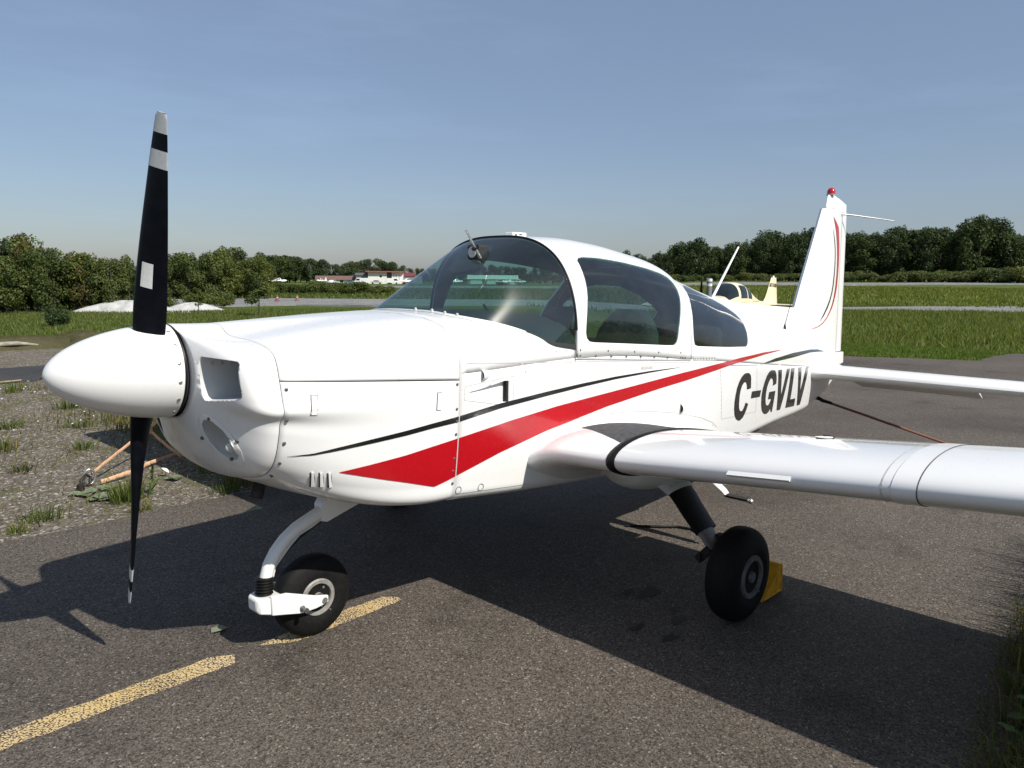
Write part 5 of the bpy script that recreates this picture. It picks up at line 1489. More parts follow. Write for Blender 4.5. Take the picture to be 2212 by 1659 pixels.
# ------------------------------------------------------------------ vegetation
def mat_leaf(name, cols, trans=.3):
    t = NT(name); g = t.n('NewGeometry'); oi = t.n('ObjectInfo')
    c = t.ramp(g.outputs['Random Per Island'], [(i / (len(cols) - 1), k) for i, k in enumerate(cols)])
    v = t.ramp(oi.outputs['Random'], [(0, (.72, .78, .75)), (.5, (1, 1, 1)), (1, (1.22, 1.12, .85))])
    c = t.mix(1.0, c, v, 'MULTIPLY')
    d = t.n('BsdfPrincipled', Roughness=.6); d.inputs['Specular IOR Level'].default_value = .25; t.l(c, d.inputs['Base Color'])
    tr = t.n('BsdfTranslucent'); t.l(t.mix(1.0, c, (1.3, 1.4, .6), 'MULTIPLY'), tr.inputs[0])
    m = t.n('MixShader'); m.inputs[0].default_value = trans; t.l(d.outputs[0], m.inputs[1]); t.l(tr.outputs[0], m.inputs[2]); t.l(m.outputs[0], t.out.inputs[0])
    MATS[name] = t.m; return t.m
LEAF_F = mat_leaf('forest_leaves', [(.016, .030, .010), (.030, .052, .016), (.050, .075, .022), (.075, .10, .032)], .2)
LEAF_L = mat_leaf('bright_leaves', [(.035, .055, .014), (.060, .085, .020), (.095, .12, .030), (.13, .15, .045)], .3)
LEAF_B = mat_leaf('brownish_leaves', [(.045, .045, .014), (.075, .07, .02), (.11, .085, .03), (.09, .10, .03)], .3)
LEAF_S = mat_leaf('shrub_leaves', [(.035, .055, .016), (.07, .095, .026), (.11, .13, .04), (.14, .15, .055)], .3)
BARK = simple('bark', (.045, .038, .03), .9, 0, 0, .35, 8, .5, .02)
def leaf_cloud(lobes, n, size, seed, asp=.6):
    r = np.random.default_rng(seed)
    L = np.array(lobes, float)                                      # cx, cy, cz, rx, ry, rz
    wgt = (L[:, 3] * L[:, 4] * L[:, 5])**(2 / 3); wgt /= wgt.sum()
    k = r.choice(len(L), n, p=wgt)
    d = r.normal(size=(n, 3)); d /= np.linalg.norm(d, axis=1)[:, None]
    rad = r.uniform(.45, 1.08, n)**.6
    # ragged sprays: push some leaves outwards along a few directions
    c = L[k, :3] + d * L[k, 3:] * rad[:, None]
    nrm = d + r.normal(size=(n, 3)) * .7; nrm[:, 2] += .35; nrm /= np.linalg.norm(nrm, axis=1)[:, None]
    a = np.cross(nrm, r.normal(size=(n, 3))); a /= np.linalg.norm(a, axis=1)[:, None]; b = np.cross(nrm, a)
    s = size * r.uniform(.55, 1.35, n)[:, None]
    V = np.stack([c - a * s, c - b * s * asp, c + a * s, c + b * s * asp], 1).reshape(-1, 3)
    return V, np.arange(4 * n).reshape(-1, 4)
def trunk_mesh(name, h, r0, lobes, seed, stems=1):
    b = MB(); rr = random.Random(seed)
    for s in range(stems):
        ox, oy = (0, 0) if stems == 1 else (rr.uniform(-.06, .06), rr.uniform(-.06, .06))
        b.tube([(ox, oy, -.03), (ox + rr.uniform(-.012, .012), oy, h * .35), (ox * 1.4 + rr.uniform(-.02, .02), oy * 1.4, h * .7), (ox * 1.8, oy * 1.8, h)], [r0, r0 * .75, r0 * .45, r0 * .12], 7, False)
    for l in lobes[:9]:
        z0 = max(.12, min(h * .85, l[2] - .14)); b.tube([(0, 0, z0), (l[0] * .55, l[1] * .55, (z0 + l[2]) / 2 + .01), (l[0], l[1], l[2])], [r0 * .38, r0 * .22, r0 * .07], 5, False)
    bm = bmesh.new(); vs = [bm.verts.new(p) for p in b.v]
    for f in b.f: bm.faces.new([vs[i] for i in f])
    me = bpy.data.meshes.new(name); bm.to_mesh(me); bm.free(); me.shade_smooth(); me.materials.append(BARK); return me
def tree_kind(kind, seed):
    r = random.Random(seed); lobes = []
    if kind == 'forest':
        n = r.randint(13, 18)
        for i in range(n):
            z = .16 + .76 * (i + r.random()) / n; w = .165 * math.sin(math.pi * min(1, (z - .05) / 1.0))**.7
            a = r.uniform(0, 6.28); q = w * r.uniform(.3, 1.0); s = r.uniform(.07, .115)
            lobes.append((q * math.cos(a), q * math.sin(a), z, s * 1.15, s * 1.15, s * .9))
        lobes.append((r.uniform(-.02, .02), 0, .93, .06, .06, .07)); return lobes, 2600, .0165, .96, .014
    if kind == 'young':                                              # small tree with a bushy crown down to the ground
        n = r.randint(14, 20)
        for i in range(n):
            z = .14 + .76 * (i + r.random()) / n; w = .31 * math.sin(math.pi * min(1, (z + .12) / 1.12))**.8
            a = r.uniform(0, 6.28); q = w * r.uniform(.2, 1.0); s = r.uniform(.09, .15)
            lobes.append((q * math.cos(a), q * math.sin(a), z, s * 1.1, s * 1.1, s))
        return lobes, 3400, .021, .94, .02
    if kind == 'shrub':
        n = r.randint(9, 14)
        for i in range(n):
            a = r.uniform(0, 6.28); q = r.uniform(.05, .62); z = r.uniform(.25, .78) * (1 - .35 * q); s = r.uniform(.18, .3)
            lobes.append((q * math.cos(a), q * math.sin(a), z, s * 1.2, s * 1.2, s * .9))
        return lobes, 2400, .045, .7, .03
    n = 10                                                          # sapling: thin stem, loose top
    for i in range(n):
        z = .30 + .66 * (i + r.random()) / n; a = r.uniform(0, 6.28); q = .13 * r.uniform(.2, 1); s = r.uniform(.05, .09); lobes.append((q * math.cos(a), q * math.sin(a), z, s, s, s * 1.2))
    return lobes, 1100, .022, .93, .012
KINDS = {}
def get_kind(kind, v, mat):
    key = (kind, v, mat.name)
    if key not in KINDS:
        seed = v * 17 + {'forest': 1, 'young': 300, 'shrub': 600, 'sapling': 900}[kind]
        lobes, n, sz, th, r0 = tree_kind(kind, seed)
        V, F = leaf_cloud(lobes, n, sz, seed)
        cm = np_mesh('crown', V, F); cm.materials.append(mat)
        KINDS[key] = (cm, trunk_mesh('trunk', th, r0, lobes, seed, 3 if kind == 'shrub' else 1))
    return KINDS[key]
def plant(name, kind, v, mat, x, y, h, wf, label, cat, group=None, z=None):
    cm, tm = get_kind(kind, v, mat)
    root = empty(name, (x, y, (terrain(x, y) if z is None else z)), random.uniform(0, 6.28)); root.scale = (h * wf, h * wf, h)
    tag(root, label, cat, group)
    for nm, me in (('trunk' if kind in ('forest', 'young', 'sapling') else 'stem', tm), ('crown' if kind != 'shrub' else 'foliage', cm)):
        o = bpy.data.objects.new(nm, me); COL.objects.link(o); o.parent = root
    return root
FOREST = [(247.6,175.1,12.6),(249.8,171.9,11.05),(248.0,168.1,10.02),(255.3,167.8,10.81),(249.1,161.1,11.39),(248.1,156.8,12.58),(259.5,161.6,13.93),(259.7,158.2,15.02),(253.6,150.9,15.48),(255.9,149.2,15.52),(265.0,151.4,13.95),(262.5,146.8,11.6),(268.1,147.8,12.8),(269.6,143.9,13.75),(261.7,137.7,13.61),(264.2,136.8,13.88),(270.0,136.7,14.39),(273.1,135.0,16.01),(270.2,130.5,17.12),(277.3,131.2,18.61),(277.1,127.4,16.02),(272.2,122.7,16.44),(269.0,119.4,17.06),(272.2,117.1,18.17),(282.6,118.5,18.94),(278.1,114.7,18.57),(281.9,113.4,18.42),(274.4,106.3,17.43),(279.0,105.9,17.39),(280.3,102.4,17.17),(280.8,100.0,17.28),(278.4,97.2,17.21),(291.0,98.7,17.83),(291.4,97.4,17.72),(282.7,91.3,17.11),(286.4,89.5,19.09),(292.8,90.1,19.43),(292.5,87.2,17.7),(294.6,85.5,19.22),(284.4,79.9,18.63),(294.4,81.1,18.98),(297.1,79.2,18.56),(290.9,74.1,17.06),(291.7,72.3,18.1),(287.7,69.7,19.7),(299.1,69.6,20.62),(291.3,66.1,21.96),(297.5,65.9,22.3),(298.1,63.2,20.36),(297.2,59.9,18.21),(298.1,57.9,16.57),(299.4,56.0,16.17),(302.1,54.4,16.32),(290.2,49.7,15.85),(256.6,180.3,12.17),(257.6,176.0,10.37),(259.5,173.2,9.69),(268.9,175.1,11.39),(261.0,166.3,12.4),(269.4,166.9,14.42),(272.0,165.1,15.68),(271.7,161.4,16.28),(266.1,154.3,15.43),(269.6,153.6,13.18),(274.4,152.4,12.7),(273.4,149.8,13.11),(276.5,148.4,13.89),(275.3,144.0,13.98),(276.9,142.1,14.36),(279.5,140.1,14.51),(282.9,138.6,17.13),(287.6,137.9,18.03),(283.2,132.4,18.51),(291.6,133.9,16.17),(292.2,130.5,17.94),(289.3,127.5,18.39),(287.4,123.4,18.65),(296.0,124.8,19.58),(292.5,119.3,18.78),(291.1,116.0,18.55),(290.4,113.0,18.15),(293.0,112.4,18.01),(288.5,107.2,17.19),(299.4,109.1,17.76),(302.9,107.9,18.43),(299.3,103.6,18.16),(301.8,101.4,18.26),(296.3,97.2,17.66),(303.1,96.9,18.74),(299.8,93.7,19.84),(295.1,88.0,17.61),(305.1,88.8,19.55),(301.5,85.0,19.2),(301.0,82.0,19.06),(306.9,81.7,18.64),(310.6,79.9,17.92),(305.5,76.2,17.77),(310.2,75.7,20.7),(310.5,73.6,20.9),(313.5,72.1,22.27),(312.5,68.2,23.1),(311.2,65.7,20.29),(303.7,62.4,18.76),(310.8,61.3,17.77),(303.5,58.2,16.41),(315.1,58.1,16.55),(311.6,55.7,16.65),(304.5,51.6,16.4),(267.5,190.3,13.13),(267.1,184.6,11.47),(271.8,184.4,10.28),(276.0,184.0,10.52),(270.0,175.8,11.46),(277.5,177.9,12.96),(276.3,172.4,14.36),(274.1,168.5,14.99),(278.3,166.3,16.28),(287.3,168.6,17.02),(280.9,162.4,16.2),(284.4,160.9,11.69),(291.2,161.4,13.24),(289.9,157.2,13.92),(284.9,151.1,14.37),(296.0,155.2,15.19),(292.3,148.9,15.37),(293.7,146.0,16.3),(293.3,143.9,17.6),(293.4,139.7,19.21),(293.8,138.1,19.83),(296.8,136.3,16.23),(300.0,133.1,18.62),(298.6,129.7,19.35),(298.9,125.6,19.84),(302.3,125.3,20.05),(304.6,122.4,19.54),(301.5,117.8,18.7),(309.1,118.1,18.65),(302.1,112.1,18.32),(309.7,112.6,18.79),(304.5,107.1,18.46),(317.2,108.6,19.08),(310.1,104.7,18.8),(309.6,102.2,18.38),(308.4,99.8,18.05),(308.0,96.5,20.08),(320.4,98.3,20.48),(308.7,90.8,19.44),(314.4,90.3,20.1),(314.3,87.2,19.77),(312.2,83.9,19.44),(322.6,85.3,19.29),(315.1,80.7,18.38),(315.7,78.4,19.18),(315.5,76.2,21.58),(319.2,75.2,21.65),(326.6,74.3,24.2),(320.6,70.3,23.44),(325.4,68.5,20.68),(320.8,65.2,19.31),(319.5,63.1,18.24),(327.3,61.8,17.52),(318.5,58.0,17.06),(326.1,56.2,17.13),(322.2,54.0,17.29)]
MID = [(160.3,299.4,10.63),(160.0,294.4,10.97),(162.0,291.9,11.23),(162.3,286.1,10.98),(167.0,289.3,11.01),(171.0,292.4,11.14),(175.3,293.4,11.19),(175.9,290.3,10.64),(179.3,291.1,10.14),(177.8,283.3,9.95),(177.9,278.4,9.83),(182.5,281.7,8.91),(182.5,275.9,7.6),(190.2,284.2,7.76),(190.4,277.5,8.54),(193.5,279.2,9.01),(189.9,269.6,8.65),(198.9,276.7,9.84),(195.8,268.2,10.14),(200.9,270.1,10.19),(197.2,261.3,9.17),(201.2,261.6,8.75),(201.4,258.4,8.74),(207.6,262.2,7.35),(214.7,266.3,6.43),(215.0,260.5,6.23),(217.8,260.2,6.26),(218.8,257.1,6.26),(214.7,248.7,6.36),(221.4,252.8,6.61),(221.3,247.4,6.84),(227.4,250.3,7.11),(229.1,247.7,7.34),(231.9,245.6,7.54),(233.2,242.7,7.69),(237.8,244.3,7.87),(236.3,238.3,7.98),(235.6,235.7,7.88),(243.4,238.8,7.67),(240.1,231.1,7.29),(243.6,231.1,7.09),(249.1,232.7,7.05),(243.9,224.6,6.87),(245.3,220.8,6.72),(247.7,219.4,6.63),(255.9,223.9,6.64),(253.5,217.3,6.5),(260.6,220.2,6.49),(258.6,215.6,6.38),(254.0,207.6,6.19),(262.4,210.9,6.14),(263.5,209.4,6.24),(267.4,207.8,6.49),(269.9,207.2,6.63),(271.9,204.9,6.82),(266.7,196.3,6.93),(163.1,301.2,10.75),(164.7,301.2,11.26),(171.4,308.0,11.19),(176.3,308.6,11.1),(172.4,296.0,10.66),(175.8,298.9,11.21),(176.4,293.3,10.51),(178.7,292.5,10.19),(184.0,296.2,9.85),(189.6,297.6,10.22),(189.0,292.8,9.55),(190.8,289.8,7.25),(196.1,293.9,7.47),(198.8,293.3,7.15),(195.5,283.9,8.93),(196.6,280.4,8.74),(202.5,281.9,9.64),(208.1,286.1,10.25),(203.3,274.1,10.18),(209.6,279.2,9.7),(210.5,277.1,8.43),(217.5,281.9,8.99),(215.0,272.7,7.96),(222.3,277.1,6.4),(216.2,264.3,6.22),(226.4,272.2,5.82),(228.2,269.3,5.76),(227.1,263.3,6.04),(230.6,260.3,6.74),(234.6,261.9,6.88),(229.8,253.7,6.84),(233.9,252.6,6.89),(239.8,255.7,7.04),(244.6,258.5,7.21),(239.1,249.3,7.52),(240.3,245.6,7.49),(242.2,242.3,7.57),(246.7,244.0,7.64),(247.2,240.7,7.01),(254.5,244.3,7.11),(248.2,234.4,6.69),(257.2,238.6,6.79),(252.4,230.6,6.62),(257.6,231.0,6.83),(260.6,229.3,6.17),(269.4,233.1,6.15),(271.1,230.7,6.55),(268.0,224.6,6.07),(270.5,222.2,6.21),(271.2,219.9,6.09),(267.8,213.3,5.98),(280.5,220.2,6.47),(279.3,216.0,6.2),(277.0,209.9,6.46),(284.4,212.8,6.89),(277.3,202.9,7.02)]
SHRUBTREES = [(21.9,51.2,2.99),(22.4,51.7,3.19),(22.3,49.5,3.11),(23.4,51.0,2.97),(23.6,49.5,3.27),(23.9,48.9,3.42),(24.4,48.6,3.5),(26.1,50.2,3.47),(26.2,49.4,2.9),(27.0,49.3,2.99),(26.6,47.3,2.92),(24.3,56.4,3.19),(25.3,57.5,3.38),(24.8,55.0,3.21),(25.6,55.0,3.1),(26.4,55.5,3.41),(26.9,54.6,3.69),(27.8,55.2,3.63),(28.7,55.6,3.57),(28.6,54.1,2.97),(29.7,54.5,3.04)]
LEFT = [(7.1,33.0,2.13),(7.3,32.7,2.16),(7.5,31.7,2.33),(8.1,32.5,3.05),(8.3,32.1,3.0),(8.4,31.5,2.71),(9.1,32.7,2.6),(9.0,31.5,2.28),(9.8,32.5,2.45),(9.8,31.7,2.48),(10.1,31.9,2.36),(10.4,31.7,2.42),(10.9,31.5,2.31),(10.9,30.8,2.1),(11.6,32.1,2.38),(11.6,30.9,2.24),(12.1,30.9,2.15),(12.6,31.6,2.18),(12.9,31.5,2.19),(8.0,35.8,2.2),(8.4,36.3,2.27),(8.7,35.9,3.0),(9.2,36.7,3.27),(9.5,36.5,3.2),(9.6,35.4,2.74),(10.1,36.2,2.69),(10.2,35.2,2.5),(10.6,35.0,2.43),(11.1,35.4,2.38),(11.8,36.1,2.54),(12.2,36.0,2.4),(12.5,36.1,2.29),(12.8,35.6,2.34),(13.2,35.6,2.29),(13.3,35.2,2.31),(13.8,35.2,2.24),(14.0,34.6,2.26),(14.5,35.1,2.25)]
SHR = [(34.6,60.4,0.52),(35.9,61.5,0.47),(36.4,60.7,0.45),(36.8,59.7,0.47),(36.3,57.7,0.58),(38.3,59.2,0.66),(38.2,57.6,0.63),(39.4,58.0,0.55),(40.3,57.7,0.69),(41.0,57.8,0.58),(40.0,55.3,0.51),(41.5,55.9,0.33),(42.4,55.4,0.31),(43.4,55.9,0.31),(38.7,66.8,0.27),(38.5,64.4,0.3),(39.4,64.1,0.36),(39.8,63.9,0.38),(40.8,64.2,0.45),(42.9,65.6,0.51),(42.8,63.3,0.4),(43.5,63.1,0.55),(44.8,63.2,0.35),(45.9,62.9,0.14),(46.7,62.7,0.04),(46.2,60.6,0.16),(46.6,59.7,0.12)]
FSHR = [(233.5,154.9,1.86),(234.5,153.4,1.8),(231.7,149.4,1.77),(234.0,148.1,1.7),(244.3,152.0,1.6),(245.4,149.6,1.53),(236.5,141.8,1.54),(246.0,144.5,1.45),(244.0,140.1,1.42),(246.3,138.3,1.39),(246.2,136.0,1.38),(245.9,132.9,1.38),(249.8,132.1,1.37),(251.8,129.8,1.4),(250.7,126.8,1.45),(256.0,126.8,1.47),(249.5,121.3,1.55),(256.1,122.6,1.54),(250.8,116.2,1.64),(256.3,116.4,1.65),(257.2,114.8,1.68),(255.8,111.5,1.73),(257.0,110.5,1.74),(255.8,106.7,1.79),(256.8,104.0,1.83),(264.3,105.7,1.81),(267.2,104.5,1.83),(263.4,100.0,1.88),(261.5,97.2,1.92),(269.3,97.7,1.92),(266.4,94.1,1.96),(266.7,91.3,2.0),(266.9,88.8,2.03),(267.8,87.5,2.08),(267.8,84.6,2.2),(266.2,81.5,2.32),(265.3,78.9,2.42),(276.3,80.3,2.48),(273.2,78.3,2.53),(266.7,73.8,2.65),(270.7,73.4,2.71),(277.8,72.7,2.82),(278.4,70.3,2.95),(272.3,67.0,3.06),(279.7,67.1,3.2),(281.0,64.7,3.39),(280.4,62.6,3.53),(279.5,60.2,3.68),(274.2,56.5,3.84),(282.7,56.7,3.96),(279.1,54.2,4.05),(277.5,51.6,4.17),(282.3,51.4,4.26),(278.7,48.5,4.24),(284.1,47.2,4.28)]

MID = MID[:62]
ORD = ['first', 'second', 'third', 'fourth', 'fifth', 'sixth', 'seventh', 'eighth', 'ninth', 'tenth', 'eleventh', 'twelfth', 'thirteenth', 'fourteenth', 'fifteenth', 'sixteenth', 'seventeenth', 'eighteenth', 'nineteenth', 'twentieth']
def from_left(P):
    """order of points as they stand from left to right for the viewer"""
    return sorted(range(len(P)), key=lambda i: math.atan2(P[i][0] + .756, P[i][1] + 2.847))
def az(p): return math.degrees(math.atan2(p[0] + .756, p[1] + 2.847))
def ordinal_labels(P, marks, what):
    """marks: (azimuth, landmark); each point is counted from the nearest landmark on its left"""
    out = {}; cnt = {}
    for i in from_left(P):
        a = az(P[i]); m = [k for k in marks if k[0] <= a]; key = (m[-1] if m else marks[0])[1]
        n = cnt.get(key, 0); cnt[key] = n + 1
        out[i] = what % (ORD[n] if n < 20 else 'rearmost', key)
    return out
front = [i for i in range(len(FOREST)) if math.hypot(FOREST[i][0] + .756, FOREST[i][1] + 2.847) < 310.5]
FL = ordinal_labels([FOREST[i] for i in front], [(54, 'right of the cabin roof'), (61.6, 'right of the whip aerial'), (67.5, 'right of the tail fin'), (72.5, 'right of the tail whisker tip')], 'dark forest tree in the front row, %s %s')
top = max(range(len(FOREST)), key=lambda i: FOREST[i][2])
for i, (x, y, h) in enumerate(FOREST):
    lab, grp = 'dark green tree in the back rows of the forest, behind the front trees', 'trees of the forest beyond the runway'
    if i in front: lab = FL[front.index(i)]
    if i == top: lab, grp = 'tallest tree of the forest, rising above its neighbours near the right edge', None
    plant('forest_tree', 'forest', i % 8, LEAF_F, x, y, (h + .15) * (1 if i == top else random.uniform(.88, 1.05)), random.uniform(.72, 1.3), lab, 'tree', grp)
hi = max(range(len(MID)), key=lambda i: MID[i][2])
ML = ordinal_labels(MID, [(20, 'from the left behind the parked white aeroplanes'), (34.2, 'behind the low brown roofed house'), (36.6, 'behind the red roofed building'), (39.5, 'right of the red roofed building'), (45.2, 'behind the pale hangar')], 'green tree in the far line, %s %s')
for i, (x, y, h) in enumerate(MID):
    lab, grp = ML[i], 'trees behind the far buildings'
    if i == hi: lab, grp = 'round topped tree standing above the line left of the red roofed building', None; h += 1.2
    plant('broadleaf_tree', 'young', (i * 3 + 1) % 6, LEAF_F, x, y, h + .3, random.uniform(.9, 1.35), lab, 'tree', grp)
YL = ordinal_labels(SHRUBTREES, [(0, 'from the left')], 'young tree right of the upper blade, %s %s')
for i, (x, y, h) in enumerate(SHRUBTREES):
    plant('young_tree', 'young', i % 6, (LEAF_L, LEAF_S, LEAF_L, LEAF_F)[i % 4], x, y, (h + .1) * random.uniform(.88, 1.06), random.uniform(.75, 1.15), YL[i].replace('rearmost', 'last counted'), 'tree', 'young trees right of the propeller')
hi = max(range(len(LEFT)), key=lambda i: LEFT[i][2])
fr = [i for i in range(len(LEFT)) if math.hypot(LEFT[i][0] + .756, LEFT[i][1] + 2.847) < 38.2]
YL = ordinal_labels([LEFT[i] for i in fr], [(0, 'from the left edge'), (17.5, 'nearer the blade')], 'young tree in the front of the left clump, %s %s')
for i, (x, y, h) in enumerate(LEFT):
    lab, grp, m = 'bushy young tree at the back of the clump left of the propeller', 'young trees left of the propeller', (LEAF_L, LEAF_F, LEAF_L, LEAF_S, LEAF_B)[i % 5]
    if i in fr: lab = YL[fr.index(i)]
    if i == hi: lab, grp, m, h = 'tallest brownish green tree at the far left edge', None, LEAF_B, h + .3
    plant('young_tree', 'young', (i * 5 + 2) % 6, m, x, y, (h + .05) * random.uniform(.86, 1.06), random.uniform(.65, 1.05), lab, 'tree', grp)
SL = ordinal_labels(SHR, [(0, 'from the left'), (37.5, 'from the red roofed building')], 'low shrub beyond the taxiway, %s %s')
for i, (x, y, h) in enumerate(SHR):
    plant('shrub', 'shrub', i % 5, LEAF_L, x, y, max(.7, h + .55) * random.uniform(.9, 1.2), random.uniform(1.0, 1.7), SL[i], 'shrub', 'shrubs along the taxiway')
SL = ordinal_labels(FSHR, [(50, 'from the cabin roof'), (61.6, 'right of the whip aerial'), (67.5, 'right of the tail fin'), (71, 'below the tail whisker'), (75, 'towards the right edge')], 'pale green shrub at the forest foot, %s %s')
for i, (x, y, h) in enumerate(FSHR):
    plant('shrub', 'shrub', i % 5, LEAF_S, x, y, max(2.4, h + 1.3) * random.uniform(.85, 1.25), random.uniform(.95, 1.5), SL[i], 'shrub', 'shrubs along the forest foot')
plant('sapling', 'sapling', 1, LEAF_L, 13.42, 23.59, 1.62, 1.5, 'thin leafy sapling standing alone in front of the taxiway', 'tree')
plant('sapling', 'sapling', 2, LEAF_L, 12.82, 27.23, 1.0, 1.5, 'short sapling beside the pale gravel heap', 'tree')
plant('shrub', 'shrub', 2, LEAF_F, 6.1, 21.6, .72, .8, 'dark rounded bush standing alone on the grass at left', 'shrub')
plant('shrub', 'shrub', 1, LEAF_F, 2.3, 18.2, .75, 1.5, 'dark low thicket added to darken the left edge beyond the dirt mound', 'shrub')  # made-up bushes, here and next, standing in for a dark shaded area
plant('shrub', 'shrub', 4, LEAF_F, 3.4, 20.4, .8, 1.4, 'dark low bush added behind the thicket to darken the left edge', 'shrub')
BUSH = [(14.6, 34.6), (16.4, 35.6), (18.0, 37.0), (12.0, 35.0), (9.5, 33.0), (7.4, 32.2), (6.4, 31.5), (17.2, 34.2), (19.6, 38.6)]
BLB = ordinal_labels(BUSH, [(0, 'from the left')], 'low bush behind the gravel heap, %s %s')
for i, (x, y) in enumerate(BUSH):
    plant('shrub', 'shrub', (i + 1) % 5, LEAF_L, x, y, random.uniform(.5, .9), random.uniform(1, 1.5), BLB[i], 'shrub', 'low bushes under the young trees')
# wood behind the viewer, only met in reflections and shadows of the light
V, F = leaf_cloud([(-60 + 9 * i + random.uniform(-3, 3), -95 + random.uniform(-6, 6), random.uniform(3, 7), 7, 5, random.uniform(5, 8)) for i in range(26)], 9000, .7, 77)
me = np_mesh('wood', V, F); me.materials.append(LEAF_F); o = bpy.data.objects.new('wood', me); COL.objects.link(o); tag(o, 'wood on the other side of the airfield', None, None, 'stuff')

# pale gravel heap, low earth mounds and a dark tarpaulin left of the nose
def heap(name, cx, cy, rx, ry, h, mat, label, cat, seed, rz=0.0):
    r = random.Random(seed); n, m = 40, 12; V = []; ph = [r.uniform(0, 6.28) for _ in range(6)]
    for i in range(m + 1):
        t = i / m
        for j in range(n):
            a = 2 * math.pi * j / n; k = 1 + .13 * math.sin(2 * a + ph[0]) + .09 * math.sin(5 * a + ph[1]) + .05 * math.sin(9 * a + ph[2])
            z = h * (1 - t**1.7) * (1 + .16 * math.sin(3 * a + ph[3]) * t + .10 * math.sin(7 * a + ph[4] + 4 * t) * t) + r.uniform(-.02, .02) * h
            V.append((rx * k * t * math.cos(a), ry * k * t * math.sin(a), z if t < 1 else -.08))
    F = [(i * n + j, i * n + (j + 1) % n, (i + 1) * n + (j + 1) % n, (i + 1) * n + j) for i in range(m) for j in range(n)]
    o = obj(name, V, F, mat, None, 60); o.location = (cx, cy, terrain(cx, cy)); o.rotation_euler = (0, 0, rz); tag(o, label, cat); return o
GRAVEL = simple('pale_gravel', (.40, .40, .39), .9, 0, 0, .22, 3.5, .6, .05)
EARTH = mat_ground_grass('mound_earth', (.07, .085, .025), (.15, .14, .06), (.24, .21, .12), 5.0)
TARP = simple('dark_tarpaulin', (.022, .017, .015), .35, 0, 0, .4, 6, .8, .03)
heap('gravel_heap', 11.3, 30.2, 1.75, .9, .46, GRAVEL, 'pale grey gravel heap on the grass left of the propeller', 'gravel heap', 3, math.radians(-25))
heap('gravel_heap', 13.6, 29.4, 1.1, .6, .36, GRAVEL, 'small pale gravel heap just right of the propeller blade', 'gravel heap', 8, math.radians(-25))
heap('earth_mound', 3.7, 15.6, 1.3, .8, .24, EARTH, 'straw coloured earth mound left of the spinner tip', 'mound', 4)
heap('earth_mound', 5.05, 15.9, 1.0, .7, .26, EARTH, 'grassy earth mound above the spinner', 'mound', 6, .4)
heap('tarpaulin', 5.35, 14.0, .75, .32, .24, TARP, 'crumpled dark brown tarpaulin lying on the grass behind the spinner', 'tarpaulin', 9, -.5)
o = MB().tube([(2.6, 15.0, .06), (3.1, 15.1, .11), (3.6, 15.05, .12), (3.95, 15.0, .07)], [.04, .05, .045, .02], 9).build('fallen_log', simple('pale_wood', (.25, .235, .19), .85, 0, 0, .3, 12, .5, .02), None, 60); tag(o, 'pale weathered log lying on the mound at the left edge', 'log')

# ------------------------------------------------------------------ grass blades
def mat_blade(name, cols):
    return mat_leaf(name, cols, .35)
BL_G = mat_blade('green_blades', [(.055, .088, .014), (.085, .125, .022), (.12, .145, .034), (.20, .19, .07)])
BL_M = mat_blade('mown_blades', [(.075, .125, .014), (.11, .17, .022), (.15, .19, .034), (.20, .20, .06)])
BL_D = mat_blade('dry_blades', [(.05, .06, .018), (.10, .10, .035), (.19, .16, .075), (.06, .08, .02)])
BL_V = mat_blade('verge_blades', [(.04, .065, .012), (.07, .10, .02), (.14, .13, .045), (.24, .20, .10)])
def blades(name, P, hmin, hmax, w, lean, mat, label, kind='stuff', seg=1, seed=3, zoff=0.0, parent=None):
    """P (n,2) positions"""
    r = np.random.default_rng(seed); n = len(P)
    z0 = np.array([terrain(x, y) for x, y in P]) + zoff if len(P) < 400000 else np.zeros(n)
    h = r.uniform(hmin, hmax, n) * r.uniform(.6, 1.0, n); a = r.uniform(0, 2 * np.pi, n); la = r.uniform(0, 2 * np.pi, n); ln = np.abs(r.normal(0, lean, n)) * h
    W = w * r.uniform(.6, 1.3, n)
    wx, wy = np.cos(a) * W, np.sin(a) * W; lx, ly = np.cos(la) * ln, np.sin(la) * ln
    B = np.stack([P[:, 0], P[:, 1], z0 - .01], 1); o_ = np.stack([wx, wy, np.zeros(n)], 1)
    if seg == 1:
        T = B + np.stack([lx, ly, h + .01], 1)
        V = np.stack([B - o_, B + o_, T], 1).reshape(-1, 3); F = np.arange(3 * n).reshape(-1, 3)
        me = np_mesh(name, V, F)
    else:
        M = B + np.stack([lx * .30, ly * .30, h * .58], 1); T = B + np.stack([lx, ly, h * (1 - .25 * np.minimum(1, ln / np.maximum(h, 1e-6)))], 1)
        V = np.stack([B - o_, B + o_, M + o_ * .75, M - o_ * .75, T - o_ * .08, T + o_ * .08], 1).reshape(-1, 3)
        i = np.arange(n)[:, None] * 6; F = np.concatenate([i + np.array([[0, 1, 2, 3]]), i + np.array([[3, 2, 5, 4]])], 0)
        me = np_mesh(name, V, F)
    me.materials.append(mat)
    o = bpy.data.objects.new(name, me); COL.objects.link(o); tag(o, label, None, None, kind)
    if parent: o.parent = parent
    return o
def clumped(n, x0, x1, y0, y1, seed, cl=60, spread=.4, keep=None):
    r = np.random.default_rng(seed); c = np.stack([r.uniform(x0, x1, cl), r.uniform(y0, y1, cl)], 1)
    P = c[r.integers(0, cl, n // 2)] + r.normal(0, spread, (n // 2, 2)); Q = np.stack([r.uniform(x0, x1, n - n // 2), r.uniform(y0, y1, n - n // 2)], 1)
    P = np.concatenate([P, Q]); 
    return P[[bool(keep(x, y)) for x, y in P]] if keep else P
